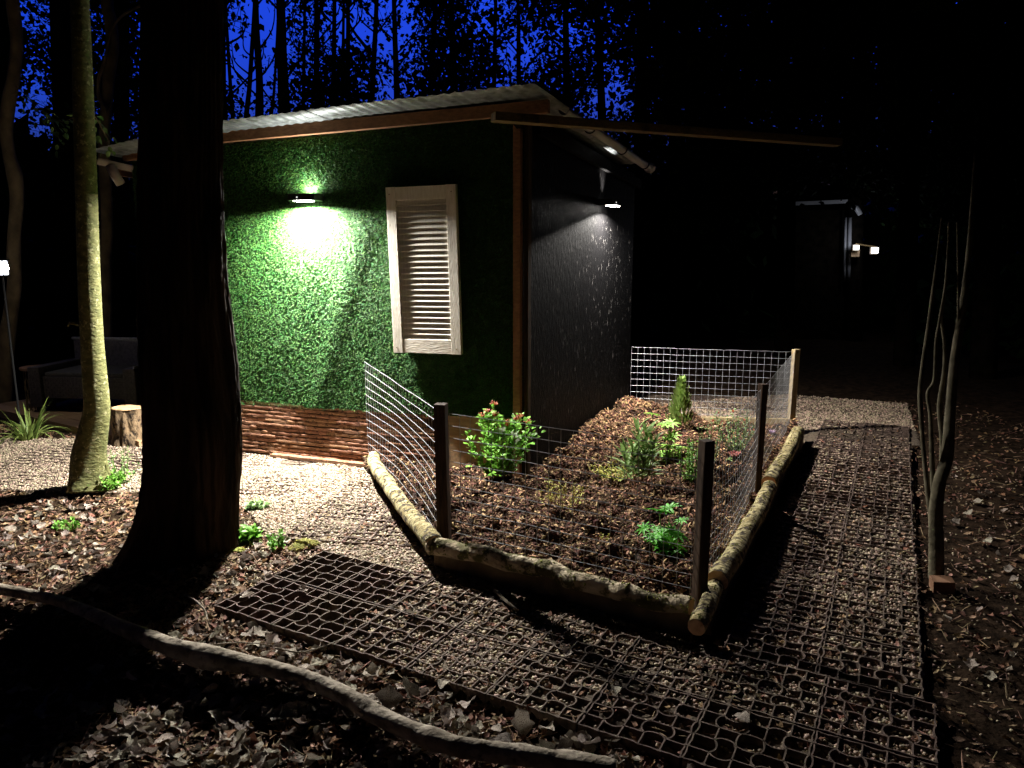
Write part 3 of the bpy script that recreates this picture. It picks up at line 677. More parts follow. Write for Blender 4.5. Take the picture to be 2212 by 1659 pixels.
# corrugated roof sheets, each sheet a piece
def roof_sheet(a0, a1, lift):
    V = []; F = []; st = .0095; na = int((a1-a0)/st)+1; bs = [0, .15, .3, .6, 1.0, 1.5, 2.0, 2.15]
    for i in range(na+1):
        a = a0+(a1-a0)*i/na; wv = .0028*math.sin(a/.076*6.283)
        for b in bs: p = RP(a, b); V.append((p.x, p.y, p.z+wv+lift+.004))
    m = len(bs)
    for i in range(na):
        for j in range(m-1): q = i*m+j; F.append([q, q+1, q+m+1, q+m])
    k = len(V); V += [(x, y, z-.0016) for x, y, z in V[:]]; F += [[q+k for q in f][::-1] for f in F[:]]
    for i in range(na): q = i*m; F.append([q, q+m, q+m+k, q+k])
    return link('roof_sheet', mesh('roof_sheet', V, F, M['roof'], True), shed)
for k, (a0, a1) in enumerate([(-.02, .80), (.74, 1.56), (1.50, 2.26), (2.25, 3.36)]): roof_sheet(a0, a1, .004*(k % 2))
# gutters
def gutter(P, Q, r, m, name='gutter'):
    P, Q = Vector(P), Vector(Q); d = (Q-P).normalized(); sd = d.cross(Vector((0, 0, 1))).normalized(); mb = MB(); V = []; F = []; n = 10
    for p in (P, Q):
        for rr_ in (r, r-.004):
            for k in range(n+1): a = math.pi+math.pi*k/n; V.append(p+sd*(rr_*math.cos(a))+Vector((0, 0, rr_*math.sin(a))))
    m1 = n+1
    for k in range(n):
        F += [[k, k+1, 2*m1+k+1, 2*m1+k], [m1+k, 3*m1+k, 3*m1+k+1, m1+k+1], [k, m1+k, m1+k+1, k+1], [2*m1+k, 2*m1+k+1, 3*m1+k+1, 3*m1+k]]
    F += [[0, 2*m1, 3*m1, m1], [n, m1+n, 3*m1+n, 2*m1+n]]
    g = link(name, mesh(name, V, F, m, True), shed); return g
p, q = RP(0, .35, -.05)+NS*.05, RP(0, 2.06, -.05)+NS*.05
gr = gutter(p, q, .036, M['gutter'])
for f in (.25, .62, .93):
    c_ = p.lerp(q, f); mb = MB(); mb.tube([c_+NS*(.040*math.cos(a))+Vector((0, 0, .040*math.sin(a))) for a in np.linspace(math.pi*.98, math.pi*2.02, 9)], .005, 6)
    mb.build('gutter_clip', M['black'], shed)
mb = MB(); mb.tube([q+Vector((0, 0, -.005)), q+D2*.05+Vector((0, 0, -.005))], .042, 12); mb.build('gutter_end', M['gutter'], shed)
gutter(RP(3.30, -.0, -.055)+D1*.0, RP(3.30, 1.8, -.055), .042, M['gutterw'])
o3 = RP(3.28, .1, -.09); mb = MB(); mb.tube([o3, o3+Vector((.03, 0, -.07)), o3+Vector((.05, .03, -.13))], .034, 12); mb.build('gutter_outlet', M['gutterw'], shed, smooth=True)

# ---------------------------------------------------------------- wall lamps
def wall_lamp(P, Nn, D, power, up, label, wide=180, col=(1, .97, .9), tilt=.55, spread=50, uptilt=.1):
    P = Vector(P); rz = math.atan2(Nn.y, Nn.x)+math.pi/2           # local -Y looks out of the wall
    o = empty('wall_lamp', P, rz, label, 'lamp')
    mb = MB(); mb.hexa([(-.105, -.125, -.020), (.105, -.125, -.020), (.105, 0, -.022), (-.105, 0, -.022), (-.105, -.118, .024), (.105, -.118, .024), (.105, 0, .026), (-.105, 0, .026)])
    mb.build('housing', M['black'], o, bevel=.004)
    mb = MB(); mb.box((-.06, -.120, -.026), (.06, -.050, -.0225)); mb.build('diffuser', emit('lamp_glass', col, 60), o)
    mb = MB(); mb.tube([(-.028, -.115, .0), (-.028, -.1235, .0)], .006, 10); mb.build('motion_sensor', emit('sensor_lens', (1, 1, 1), .8), o)
    mb = MB(); mb.box((-.02, -.045, .0225), (.02, -.02, .0262)); mb.build('top_light', emit('lamp_glass_small', col, 6), o)
    def area(name, loc, rot, sx, sy, e, spread):
        L = bpy.data.lights.new(name, 'AREA'); L.shape = 'RECTANGLE'; L.size = sx; L.size_y = sy; L.energy = e; L.color = col; L.spread = spread
        a = bpy.data.objects.new(name, L); COL.objects.link(a); a.parent = o; a.location = loc; a.rotation_euler = rot
    area('lamp_light', (0, -.100, -.030), (-tilt, 0, 0), .12, .05, power, R(wide))
    area('lamp_up_light', (0, -.035, .031), (R(180)-uptilt, 0, 0), .03, .02, up, R(spread))
    return o
LAMP1 = WP(1.515, 1.865, .035); LAMP2 = SP(1.37, 1.88, .018)
wall_lamp(LAMP1, NF, D1, 415, 10.0, 'black solar wall lamp shining down the green turf wall', tilt=.14, spread=178, wide=170)
wall_lamp(LAMP2, NS, D2, 165, 1.3, 'lit wall lamp on the black side wall above the flower bed', col=(1, .95, .88), tilt=.26, spread=46, wide=158, uptilt=.16)

# ---------------------------------------------------------------- shutter
def shutter():
    base = WP(.635, .835, .066); rz = R(-19.4)
    o = empty('window_shutter', base, rz, 'cream louvred wooden shutter hung on the green turf wall', 'shutter')
    Wd, Hh = .495, 1.085; hw = Wd/2; sw = .068
    for sx in (-1, 1):
        mb = MB(); x0 = sx*hw; x1 = sx*(hw-sw); mb.box((min(x0, x1), -.018, 0), (max(x0, x1), .018, Hh)); mb.build('stile', M['whitev'], o, bevel=.002)
    mb = MB(); mb.box((-hw+sw+.001, -.0165, Hh-.085), (hw-sw-.001, .0165, Hh-.002)); mb.build('rail', M['white'], o, bevel=.0015)
    mb = MB(); mb.box((-hw+sw+.001, -.0165, .002), (hw-sw-.001, .0165, .095)); mb.build('rail', M['whiteh'], o, bevel=.0015)
    sl = MB(); lw = Wd-2*sw-.002; a = R(22)
    def bx(w_, d, h): return [(-w_/2, -d/2, -h/2), (w_/2, -d/2, -h/2), (w_/2, d/2, -h/2), (-w_/2, d/2, -h/2), (-w_/2, -d/2, h/2), (w_/2, -d/2, h/2), (w_/2, d/2, h/2), (-w_/2, d/2, h/2)]
    sl.hexa(bx(lw, .007, .052)); me = mesh('slat', sl.v, sl.f, M['white'])
    bm = bmesh.new(); bm.from_mesh(me); bmesh.ops.bevel(bm, geom=[e for e in bm.edges if abs((e.verts[0].co-e.verts[1].co).x) > .1], offset=.0025, segments=2, affect='EDGES'); bm.to_mesh(me); bm.free()
    N = 25
    for k in range(N):
        zc = .112+(Hh-.085-.014-.112)*k/(N-1); link('slat', me, o, (0, 0, zc), (-a+random.uniform(-.02, .02), 0, 0))
    for x in (-hw+.025, hw-.03):
        for z in (.035, Hh-.045):
            mb = MB(); mb.tube([(x, -.0175, z), (x, -.0195, z)], .004, 8); mb.build('nail_head', M['bark_brown'], o)
    # battens and bracket that hold it off the turf
    for z in (.1, Hh-.1): mb = MB(); mb.box((-hw+.02, .019, z-.015), (hw-.02, .05, z+.015)); mb.build('batten', M['bark_far'], o)
    o.rotation_euler = (R(1.0), R(-.9), rz)
shutter()

# ---------------------------------------------------------------- long overhead timber
mb = MB(); p = Vector((-.105, 4.33, 2.245)); dr = Vector((math.cos(R(19)), math.sin(R(19)), -.012))
mb.bar(p, p+dr*2.4, .085, .047); o = mb.build('timber_beam', M['beam'], bevel=.002)
tag(o, 'long sawn timber beam reaching from the shed corner into the dark', 'beam')
mb = MB(); mb.bar(p+dr*.12+Vector((0, 0, .01)), C0+Vector((.0, .0, 2.262))+NF*.02, .04, .04); pb = mb.build('bracket', M['bark_far'], o)

# ---------------------------------------------------------------- fence of posts and welded wire
fence = tag(empty('mesh_fence', (0, 0, 0)), 'low welded wire fence on square timber posts round the flower bed', 'fence')
def post(p, h, w_, rz, m, name='post'):
    mb = MB(); mb.box((-w_/2, -w_/2, -.08), (w_/2, w_/2, h)); o = mb.build(name, m, fence, bevel=.003, loc=(p.x, p.y, 0), rot=(random.uniform(-.01, .01), random.uniform(-.01, .01), rz)); return o
post(FL, .775, .057, R(-12), M['post']); post(FR, .765, .047, R(22), M['post']); post(MR, .745, .042, R(20), M['post']); post(BR, .70, .050, R(12), M['postpale'])
def wire_panel(P, Q, h, zb, cell, bulge=0, seed=0, r=.0015, sag=None):
    P, Q = Vector((P.x, P.y, 0)), Vector((Q.x, Q.y, 0)); L = (Q-P).length; d = (Q-P)/L; nn = Vector((-d.y, d.x, 0)); mb = MB(); rr = random.Random(seed)
    nv = int(round(L/cell)); nh = int(round(h/cell))
    def S(u, z):   # warped sheet
        w_ = bulge*math.sin(math.pi*u)*(math.sin(math.pi*min(1, z/h+.1)))+.006*float(fbm(u*5+seed, z*4, seed, 2))
        q = P+d*(L*u)+nn*w_; dz = (sag(u, z) if sag else 0)
        return Vector((q.x, q.y, zb+z+dz+.004*float(fbm(u*6, seed, seed+3, 2))))
    for i in range(nv+1): mb.tube([S(i/nv, h*k/6) for k in range(7)], r, 4, cap=False)
    m_ = 24
    for j in range(nh+1): mb.tube([S(k/m_, h*j/nh)-nn*.0025 for k in range(m_+1)], r, 4, cap=False)
    return mb.build('wire_panel', M['wire'], fence)
hw = lambda u, z: 0
wire_panel(WL+Vector((-.02, -.02, 0)), FL+Vector((-.04, .02, 0)), .70, .05, .056, bulge=.06, seed=1, r=.0013)
wire_panel(FL+Vector((.035, -.0, 0)), FR+Vector((-.03, .035, 0)), .665, .06, .062, bulge=.0, seed=2, r=.0015)
wire_panel(FR+Vector((.0, .04, 0)), MR+Vector((-.02, -.03, 0)), .655, .06, .056, bulge=-.02, seed=3, r=.0012)
wire_panel(MR+Vector((-.01, .03, 0)), BR+Vector((-.02, -.03, 0)), .625, .06, .056, bulge=.01, seed=4, r=.0012)
wire_panel(BL, BR+Vector((-.02, 0, 0)), .63, .045, .0555, bulge=.01, seed=5, r=.0013)
mb = MB(); mb.bar(BL+Vector((.0, -.03, .015)), BR+Vector((-.03, -.03, .0)), .035, .10); mb.build('gravel_board', M['postpale'], fence, bevel=.003)

# ---------------------------------------------------------------- logs and boards edging the bed
mb_ = []
def edge_board(P, Q, label):
    mb = MB(); mb.bar(P+Vector((0, 0, .018)), Q+Vector((0, 0, .018)), .03, .13); o = mb.build('edging_board', M['bark_brown'], bevel=.002); tag(o, label, 'edging board', 'boards under the log edging')
edge_board(Vector((-.975, 4.98, .005)), Vector((-.40, 3.50, .005)), 'dark edging board under the left birch log')
edge_board(Vector((-.37, 3.40, .005)), Vector((.72, 2.74, .005)), 'dark edging board under the front mossy log')
edge_board(Vector((.80, 2.80, .005)), Vector((2.36, 5.85, .005)), 'dark edging board under the right hand logs')
def log(P, r0, r1, m, label, wob=.012, seed=1, moss=0):
    pts = smoothpath(P, 9); n = len(pts); rr = random.Random(seed)
    pts = [p+Vector((wob*float(fbm(i*.21, seed, 1, 2)), wob*float(fbm(i*.21, seed, 2, 2)), wob*float(fbm(i*.21, seed, 3, 2)))) for i, p in enumerate(pts)]
    rad = [r0+(r1-r0)*i/(n-1) for i in range(n)]
    mb = MB(); mb.tube(pts, rad, 20, cap=2, fn=lambda i, k, a, p: 1+.10*float(vnoise(i*.6+seed, a*1.6, seed))+.10*float(vnoise(i*.9, a*3, seed+1))+.05*float(vnoise(i*2, a*6, seed+2)))
    o = mb.build('log', [m, M['cut']], smooth=False)
    o.data.polygons.foreach_set('use_smooth', [f.material_index == 0 for f in o.data.polygons])
    tag(o, label, 'log', 'logs edging the flower bed')
    if moss:
        N = moss; V = []; 
        for _ in range(N):
            i = rr.randrange(1, n-1); a = rr.uniform(-2.0, 2.0)
            if vnoise(i*.5+seed, a*1.2, 9+seed) < .02: continue
            d = (pts[i+1]-pts[i]); p = pts[i]+d*rr.random(); dn = d.normalized(); sd = dn.cross(Vector((0, 0, 1))).normalized(); u = sd.cross(dn)
            V.append(tuple(p+(sd*math.sin(a)+u*math.cos(a))*rad[i]*1.0))
        if V:
            q = scatter('moss', np.array(V), rrot(len(V), 1), RNG.uniform(.004, .011, len(V)), P_MOSS, o)
    return o
zc = .125
log([G(806, 985, zc), G(818, 1016, zc), G(850, 1068, zc), G(893, 1122, zc), G(938, 1176, zc)], .041, .047, M['log'], 'lichen covered log leading from the turf wall to the front post', seed=1, moss=160)
log([G(932, 1172, zc), G(1060, 1202, zc), G(1180, 1233, zc-.01), G(1300, 1266, zc), G(1400, 1296, zc-.01), G(1500, 1314, zc)], .043, .034, M['logmoss'], 'long mossy log along the front of the bed', seed=2, moss=600, wob=.03)
log([G(1508, 1352, .128), G(1524, 1316, .128), G(1550, 1262, .10)], .033, .036, M['log'], 'short log with its round cut end facing the camera', seed=3, moss=120)
log([G(1551, 1256, .128), G(1580, 1208, .128), G(1618, 1140, .128), G(1650, 1085, .128), G(1660, 1052, .128)], .046, .042, M['log'], 'thick lichen covered log in the middle of the right edge', seed=4, moss=420)
log([G(1662, 1046, .125), G(1682, 1008, .125), G(1704, 970, .125), G(1724, 932, .125)], .046, .047, M['log'], 'furthest log of the right edge by the pale post', seed=5, moss=420)
# ---------------------------------------------------------------- plants
def ovate(L=1, wd=.3, fold=.12, curl=.15, n=5):
    V = []; F = []
    for i in range(n):
        t = i/(n-1); wv = wd*math.sin(math.pi*min(1, .08+t*.92))**.8*(1 if i < n-1 else 0)
        z = -curl*t*t
        V += [(-wv, L*t, z+fold*wv), (0, L*t, z), (wv, L*t, z+fold*wv)]
    for i in range(n-1): a = i*3; F += [[a, a+1, a+4, a+3], [a+1, a+2, a+5, a+4]]
    return V, F
def add_leaf(mb, base, d, up, L, wd, fold=.3, curl=.2, n=5, mi=0):
    V, F = ovate(1, wd, fold, curl, n); d = d.normalized(); x = d.cross(up)
    if x.length < .05: x = Vector((1, 0, 0))
    x.normalize(); u = x.cross(d)
    mb.add([base+x*(v[0]*L)+d*(v[1]*L)+u*(v[2]*L) for v in V], F, mi)
def plant(name, p, label, cat='plant', group=None): return empty(name, (p.x, p.y, 0), 0, label, cat, group)
def rdir(rr, zmin=.2):
    a = rr.uniform(0, 6.283); z = rr.uniform(zmin, 1); s = math.sqrt(max(0, 1-z*z)); return Vector((s*math.cos(a), s*math.sin(a), z))
def shrub(name, P, h, wd, label, stems, leafL, leafW, lm, sm, seed, dens=9, red=0, cat='shrub', gap=.15, lower=.1, flower=None, nf=0, lean=None, curve=.3):
    rr = random.Random(seed); o = plant(name, P, label, cat); z0 = bz1(P.x, P.y) if inpoly(np.array([P.x]), np.array([P.y]), BED)[0] else gz1(P.x, P.y)
    st = MB(); lf = MB(); tips = []
    for k in range(stems):
        a = 6.283*(k+rr.random()*.6)/stems; rr_ = wd*rr.uniform(.25, 1); hh = h*rr.uniform(.62, 1)*(1-.25*(rr_/wd)**2)
        e = Vector((math.cos(a)*rr_, math.sin(a)*rr_, z0+hh)); b = Vector((math.cos(a)*.02, math.sin(a)*.02, z0-.02)); m = (b+e)/2+Vector((math.cos(a), math.sin(a), 0))*wd*curve*.35
        if lean: e += Vector(lean)*hh
        pts = smoothpath([b, m, e], 6); st.tube(pts, [.0035+(.0015-.0035)*i/(len(pts)-1) for i in range(len(pts))], 5, cap=False); tips.append(e)
        for i in range(2, len(pts)):
            t = i/(len(pts)-1)
            if t < lower: continue
            d = (pts[i]-pts[i-1]).normalized()
            for q in range(dens):
                if rr.random() < gap: continue
                s = rdir(rr, -.3); dd = (s*.85+d*.45+Vector((0, 0, .1))).normalized(); bb = pts[i]-(pts[i]-pts[i-1])*rr.random()
                tw = rr.uniform(.0, .055)*wd/.15*rr.random(); bb = bb+dd*tw
                add_leaf(lf, bb, dd, Vector((0, 0, 1))+Vector((rr.uniform(-.5, .5), rr.uniform(-.5, .5), 0)), leafL*rr.uniform(.55, 1.1)*(1-.25*t), leafW, rr.uniform(.1, .5), rr.uniform(.1, .5))
    st.build('stem', M[sm], o); lf.build('foliage', M[lm], o, smooth=True)
    if red:
        for e in sorted(tips, key=lambda v: -v.z)[:red]:
            fb = MB()
            for q in range(26):
                d = rdir(rr, .35); L = rr.uniform(.016, .034); fb.tube([e, e+d*L], [.0011, .0011], 3, cap=False)
                c = e+d*L; r = rr.uniform(.0026, .0042)
                fb.add([c+Vector(v)*r for v in ((1, 0, 0), (0, 1, 0), (-1, 0, 0), (0, -1, 0), (0, 0, 1), (0, 0, -1))], [(0, 1, 4), (1, 2, 4), (2, 3, 4), (3, 0, 4), (1, 0, 5), (2, 1, 5), (3, 2, 5), (0, 3, 5)])
            fb.build('flower_cluster', M['petal_red'], o)
    if flower:
        for k in range(nf):
            e = rr.choice(tips)+Vector((rr.uniform(-.03, .03), rr.uniform(-.03, .03), rr.uniform(-.06, .02))); fb = MB()
            for q in range(9): add_leaf(fb, e, (rdir(rr, .1)), Vector((0, 0, 1)), rr.uniform(.010, .016), .45, .5, -.6, 3)
            fb.build('flower', M[flower], o)
    return o
shrub('viburnum', G(1080, 1040, .06), .50, .23, 'leafy shrub with red flower clusters against the plywood corner of the shed', 17, .044, .40, 'leaf_green', 'stem', 21, dens=9, red=10, gap=.2, lower=.2)
shrub('yellow_shrub', G(1215, 1120, .05), .15, .17, 'low straggly shrublet with tiny yellow leaves in the middle of the bed', 22, .013, .4, 'leaf_yellow', 'stem', 22, dens=4, gap=.4, lower=.35, curve=.6)
shrub('yellow_seedling', G(1308, 1180, .05), .045, .03, 'tiny yellow seedling near the front mesh', 4, .013, .4, 'leaf_yellow', 'stem', 23, dens=3)
shrub('spreading_herb', G(1330, 1020, .14), .07, .20, 'yellow green spreading herb on the pale mulch heap', 26, .017, .35, 'leaf_yellow', 'stemg', 24, dens=3, gap=.4, curve=.2)
shrub('rose_bush', G(1590, 985, .06), .36, .19, 'rose bush with small dark red blooms behind the middle fence post', 12, .021, .42, 'leaf_rose', 'stemg', 25, dens=6, gap=.3, flower='petal_red', nf=6, lower=.15)
shrub('rose_bush', G(1495, 1040, .07), .30, .10, 'bushy small leaved plant just left of the near right fence post', 10, .02, .42, 'leaf_green', 'stemg', 26, dens=8, gap=.2, lower=.1)
shrub('rose_bush', G(1530, 1010, .07), .33, .10, 'sparse rose bush between the near right post and the mesh', 7, .021, .42, 'leaf_rose', 'stemg', 27, dens=4, gap=.3)
shrub('seedling', G(1305, 1010, .1), .05, .05, 'small purple tinged seedling at the foot of the mulch heap', 7, .014, .35, 'leaf_olive', 'stem', 28, dens=3)
# palmate leaved lupins: every leaf fan is a part
def palm_leaf(n=9):
    mb = MB()
    for k in range(n):
        a = -2.55+5.1*k/(n-1); add_leaf(mb, Vector((0, 0, 0)), Vector((math.sin(a), math.cos(a), .18)), Vector((0, 0, 1)), 1*(1-.12*abs(a)/2.5), .115, .5, .22, 5)
    return mb
PALM = {}
for key in ('leaf_lupin', 'leaf_lime'):
    mb = palm_leaf(); PALM[key] = mesh('palmate_leaf', mb.v, mb.f, M[key], True)
def lupin(P, label, key, specs, seed, foliage=40, fh=.10, fr=.1):
    rr = random.Random(seed); o = plant('lupin', P, label, 'plant', 'lupins in the flower bed'); z0 = bz1(P.x, P.y); st = MB()
    for (dx, dy, h, s, tx, ty) in specs:
        e = Vector((dx, dy, z0+h)); b = Vector((dx*.2, dy*.2, z0-.01)); pts = smoothpath([b, (b+e)/2+Vector((dx*.2, dy*.2, .02)), e], 5); st.tube(pts, .0026, 5, cap=False)
        link('leaf', PALM[key], o, e, (tx, ty, rr.uniform(0, 6.28)), s*1.3)
    st.build('stem', M['stemg'], o)
    if foliage:
        lf = MB()
        for q in range(foliage):
            a = rr.uniform(0, 6.28); r = fr*rr.random(); b = Vector((r*math.cos(a), r*math.sin(a), z0+rr.uniform(.01, fh)))
            for k in range(5): add_leaf(lf, b, Vector((math.cos(a+k*1.2), math.sin(a+k*1.2), .25)), Vector((0, 0, 1)), rr.uniform(.03, .05), .17, .4, .4, 4)
        lf.build('foliage', M[key], o, smooth=True)
    return o
lupin(G(1435, 1200, .04), 'low lupin with dark green palmate leaves near the right front corner of the bed', 'leaf_lupin',
      [(-.03, .0, .19, .062, -.3, .2), (.02, .01, .20, .058, -.2, -.3), (.015, -.10, .06, .065, .9, .0), (-.10, .03, .09, .045, .2, .4), (.09, .03, .13, .04, -.2, -.2), (.06, -.04, .08, .055, .4, .3), (.02, -.06, .11, .05, .5, -.4), (-.05, -.05, .07, .04, .6, 0)], 31, 34, .10, .09)
lupin(G(1440, 985, .08), 'tall lime green lupin between the oleander and the cone shaped shrub', 'leaf_lime',
      [(-.10, .05, .33, .055, -.2, .3), (-.02, .0, .26, .065, .1, .0), (.03, .03, .27, .06, -.2, -.3), (.02, -.05, .19, .06, .6, -.1), (-.05, -.08, .12, .07, .4, .3), (.08, -.05, .10, .06, .3, -.4), (.0, -.02, .16, .05, .2, .1), (-.12, 0, .10, .06, 0, .5)], 32, 50, .12, .13)
# oleander: strap leaves, each a part
ST_LEAF = {}
def straps(key, wd, curl, n=6):
    k = (key, wd, curl)
    if k not in ST_LEAF:
        V, F = ovate(1, wd, .35, curl, n); ST_LEAF[k] = mesh('strap_leaf', V, F, M[key], True)
    return ST_LEAF[k]
def aim(d, roll=0):
    "rotation that lays +Y along d"
    d = Vector(d).normalized(); x = d.cross(Vector((0, 0, 1)))
    x = x.normalized() if x.length > .05 else Vector((1, 0, 0))
    m = Matrix((x, d, x.cross(d))).transposed().to_4x4() @ Matrix.Rotation(roll, 4, 'Y'); return m.to_euler()
def oleander(P, label):
    rr = random.Random(41); o = plant('oleander', P, label, 'shrub'); z0 = bz1(P.x, P.y); st = MB(); cnt = 0
    for (ax, ay, h) in ((-.05, -.02, .27), (.04, .03, .36), (.075, .0, .30), (-.01, .04, .38), (-.09, .02, .22), (.02, -.03, .24)):
        b = Vector((ax*.2, ay*.2, z0-.02)); e = Vector((ax, ay, z0+h)); pts = smoothpath([b, (b+e)/2+Vector((ax*.2, 0, 0)), e], 5); st.tube(pts, [.005-.0003*i for i in range(len(pts))], 6, cap=False)
        for q in range(22):
            t = .42+.58*q/21; c = b.lerp(e, t); a = q*2.4; up = .3+2.4*t*t; d = Vector((math.cos(a), math.sin(a), up))
            L = rr.uniform(.095, .14); link('leaf', straps('leaf_olive', .095, .25 if q % 3 else .5), o, c, aim(d, rr.uniform(-.4, .4)), L); cnt += 1
    st.build('stem', M['stem'], o)
oleander(G(1380, 1065, .06), 'oleander with upright strap leaves in the middle of the bed')
def conifer(P, h, r, label):
    rr = random.Random(43); o = plant('conifer', P, label, 'shrub'); z0 = bz1(P.x, P.y)-.01; lf = MB(); st = MB(); st.tube([Vector((0, 0, z0-.02)), Vector((0, 0, z0+h*.95))], [.008, .003], 6); st.build('stem', M['stem'], o)
    for q in range(760):
        t = rr.random()**.8; rad = r*(1-t)**.75+.006; a = rr.uniform(0, 6.283); rr_ = rad*rr.uniform(.45, 1); c = Vector((rr_*math.cos(a), rr_*math.sin(a), z0+.02+h*t))
        add_leaf(lf, c, Vector((math.cos(a)*.5, math.sin(a)*.5, .9)), Vector((math.cos(a), math.sin(a), 0)), rr.uniform(.04, .07), .11, .2, .1, 4)
    lf.build('foliage', M['leaf_conifer'], o, smooth=True)
conifer(G(1468, 930, .07), .37, .115, 'upright cone shaped evergreen in front of the far mesh')
def rosette(P, r, key, label, n=40, petals=None, seed=1, cat='flower'):
    rr = random.Random(seed); o = plant('flower', P, label, cat); z0 = bz1(P.x, P.y)+.012
    mb = MB()
    for q in range(n): a = rr.uniform(0, 6.28); t = rr.random(); add_leaf(mb, Vector((0, 0, z0)), Vector((math.cos(a), math.sin(a), .25+.9*t)), Vector((0, 0, 1)), r*(1-.35*t), .14, .5, -.35, 4)
    mb.build('petals', M[key], o, smooth=True)
    mb = MB()
    for q in range(8): a = q*.8; add_leaf(mb, Vector((0, 0, z0-.008)), Vector((math.cos(a), math.sin(a), .1)), Vector((0, 0, 1)), r*1.0, .25, .2, .3, 4)
    mb.build('leaves', M['leaf_olive'], o, smooth=True)
rosette(G(1585, 1010, .05), .062, 'petal_pink', 'salmon pink spiky bloom lying low behind the right mesh', 60, seed=2)
rosette(G(1668, 937, .05), .055, 'petal_violet', 'pale violet blooms low beside the pale far post', 26, seed=3)
rosette(G(1545, 922, .06), .035, 'petal_cream', 'small cream bloom near the far board', 18, seed=4)
# pale plastic plant tag / pot wrap caught behind the viburnum
mb = MB(); q = Vector((-.05, 4.56, .35)); rr = random.Random(3); V = []; F = []
for i in range(7):
    for j in range(6): V.append(q+D1*((i-3)*.032)+Vector((0, 0, (j-2.5)*.024*(1-.08*abs(i-3))))+NF*(.025*math.sin(i*1.7+j)+rr.uniform(-.008, .012)))
for i in range(6):
    for j in range(5): a = i*6+j; F.append([a, a+1, a+7, a+6])
mb.add(V, F); mb.tube([q+Vector((0, 0, -.28)), q+Vector((0, 0, .02))], .004, 6)
o = mb.build('plant_label', mat('translucent_plastic', (.55, .55, .45), (.7, .7, .6), 8, .35, transl=.4), smooth=True); tag(o, 'pale crumpled plastic sheet on a stick behind the flowering shrub', 'plastic sheet')
# plants outside the bed
shrub('primrose', G(530, 1158), .075, .062, 'glossy dark green plant at the foot of the big trunk', 16, .055, .26, 'leaf_green', 'stemg', 51, dens=4, gap=.3, curve=.9, cat='plant')
shrub('seedling', G(600, 1175), .11, .05, 'sprig of small leaves by the corner of the small grid', 6, .022, .4, 'leaf_green', 'stemg', 52, dens=4, cat='plant')
shrub('seedling', G(553, 1095), .035, .07, 'pale green rosette on the gravel right of the big trunk', 12, .03, .35, 'leaf_rose', 'stemg', 53, dens=3, cat='plant')
shrub('seedling', G(232, 1052), .085, .15, 'low bright green seedlings at the base of the pale leaning trunk', 20, .032, .36, 'leaf_green', 'stemg', 54, dens=4, gap=.4, cat='plant')
shrub('seedling', G(262, 1040), .26, .13, 'spindly sprigs standing between the two left trunks', 8, .024, .4, 'leaf_rose', 'stemg', 55, dens=3, gap=.4, cat='plant')
shrub('seedling', G(140, 1135), .05, .09, 'scattered small weeds in the leaf litter at the left', 12, .022, .4, 'leaf_green', 'stemg', 56, dens=3, gap=.4, cat='plant')
shrub('seedling', G(628, 974), .07, .03, 'lone weed standing on the gravel against the timber cladding', 4, .018, .4, 'leaf_yellow', 'stem', 57, dens=4, cat='plant')
# strap leaved clump left
P = G(62, 945); rr = random.Random(61); o = plant('iris_clump', P, 'clump of long arching strap leaves beside the deck', 'plant'); z0 = gz1(P.x, P.y)
def arch(L, wd, bend, n=8):
    V = []; F = []
    for i in range(n):
        t = i/(n-1); a = 1.35-bend*t; x = 0
        if i: y += L/(n-1)*math.cos(a); z += L/(n-1)*math.sin(a)
        else: y = z = 0
        ww = wd*(1-t**2.5)*.5; V += [(-ww, y, z+.3*ww), (0, y, z), (ww, y, z+.3*ww)]
    for i in range(n-1): a = i*3; F += [[a, a+1, a+4, a+3], [a+1, a+2, a+5, a+4]]
    return mesh('arching_leaf', V, F, M['leaf_iris'], True)
AR = [arch(.34, .018, b) for b in (.4, .9, 1.5, 2.1, 2.6)]
for k in range(64):
    a = rr.uniform(0, 6.28); link('leaf', rr.choice(AR), o, (.07*math.cos(a)*rr.random(), .07*math.sin(a), z0), (0, rr.uniform(-.15, .15), a-1.57), rr.uniform(.6, 1.15))

# ---------------------------------------------------------------- trees
def trunk(P, R_, m, parent, n=16, name='trunk', bark=.08, seed=1, sub=6, flare=0, vs_=1):
    pts = smoothpath(P, sub); N = len(pts); rad = np.interp(np.linspace(0, 1, N), np.linspace(0, 1, len(R_)), R_)
    def fn(i, k, a, p):
        f = 1+bark*(float(vnoise(a*n/12.5, p.z*3*vs_, seed))+.6*float(vnoise(a*n/6.3, p.z*6*vs_, seed+1)))
        if flare:
            e = math.exp(-max(0, p.z)/.20); f += flare*e*(.55+.45*math.cos(a*3+seed))
        return f
    mb = MB(); mb.tube(pts, rad, n, fn=fn); return mb.build(name, m, parent, smooth=True)
def tree(name, P, R_, mat_, label, **k):
    o = empty(name, (0, 0, 0), 0, label, 'tree', k.pop('group', None)); trunk(P, R_, mat_, o, **k); return o
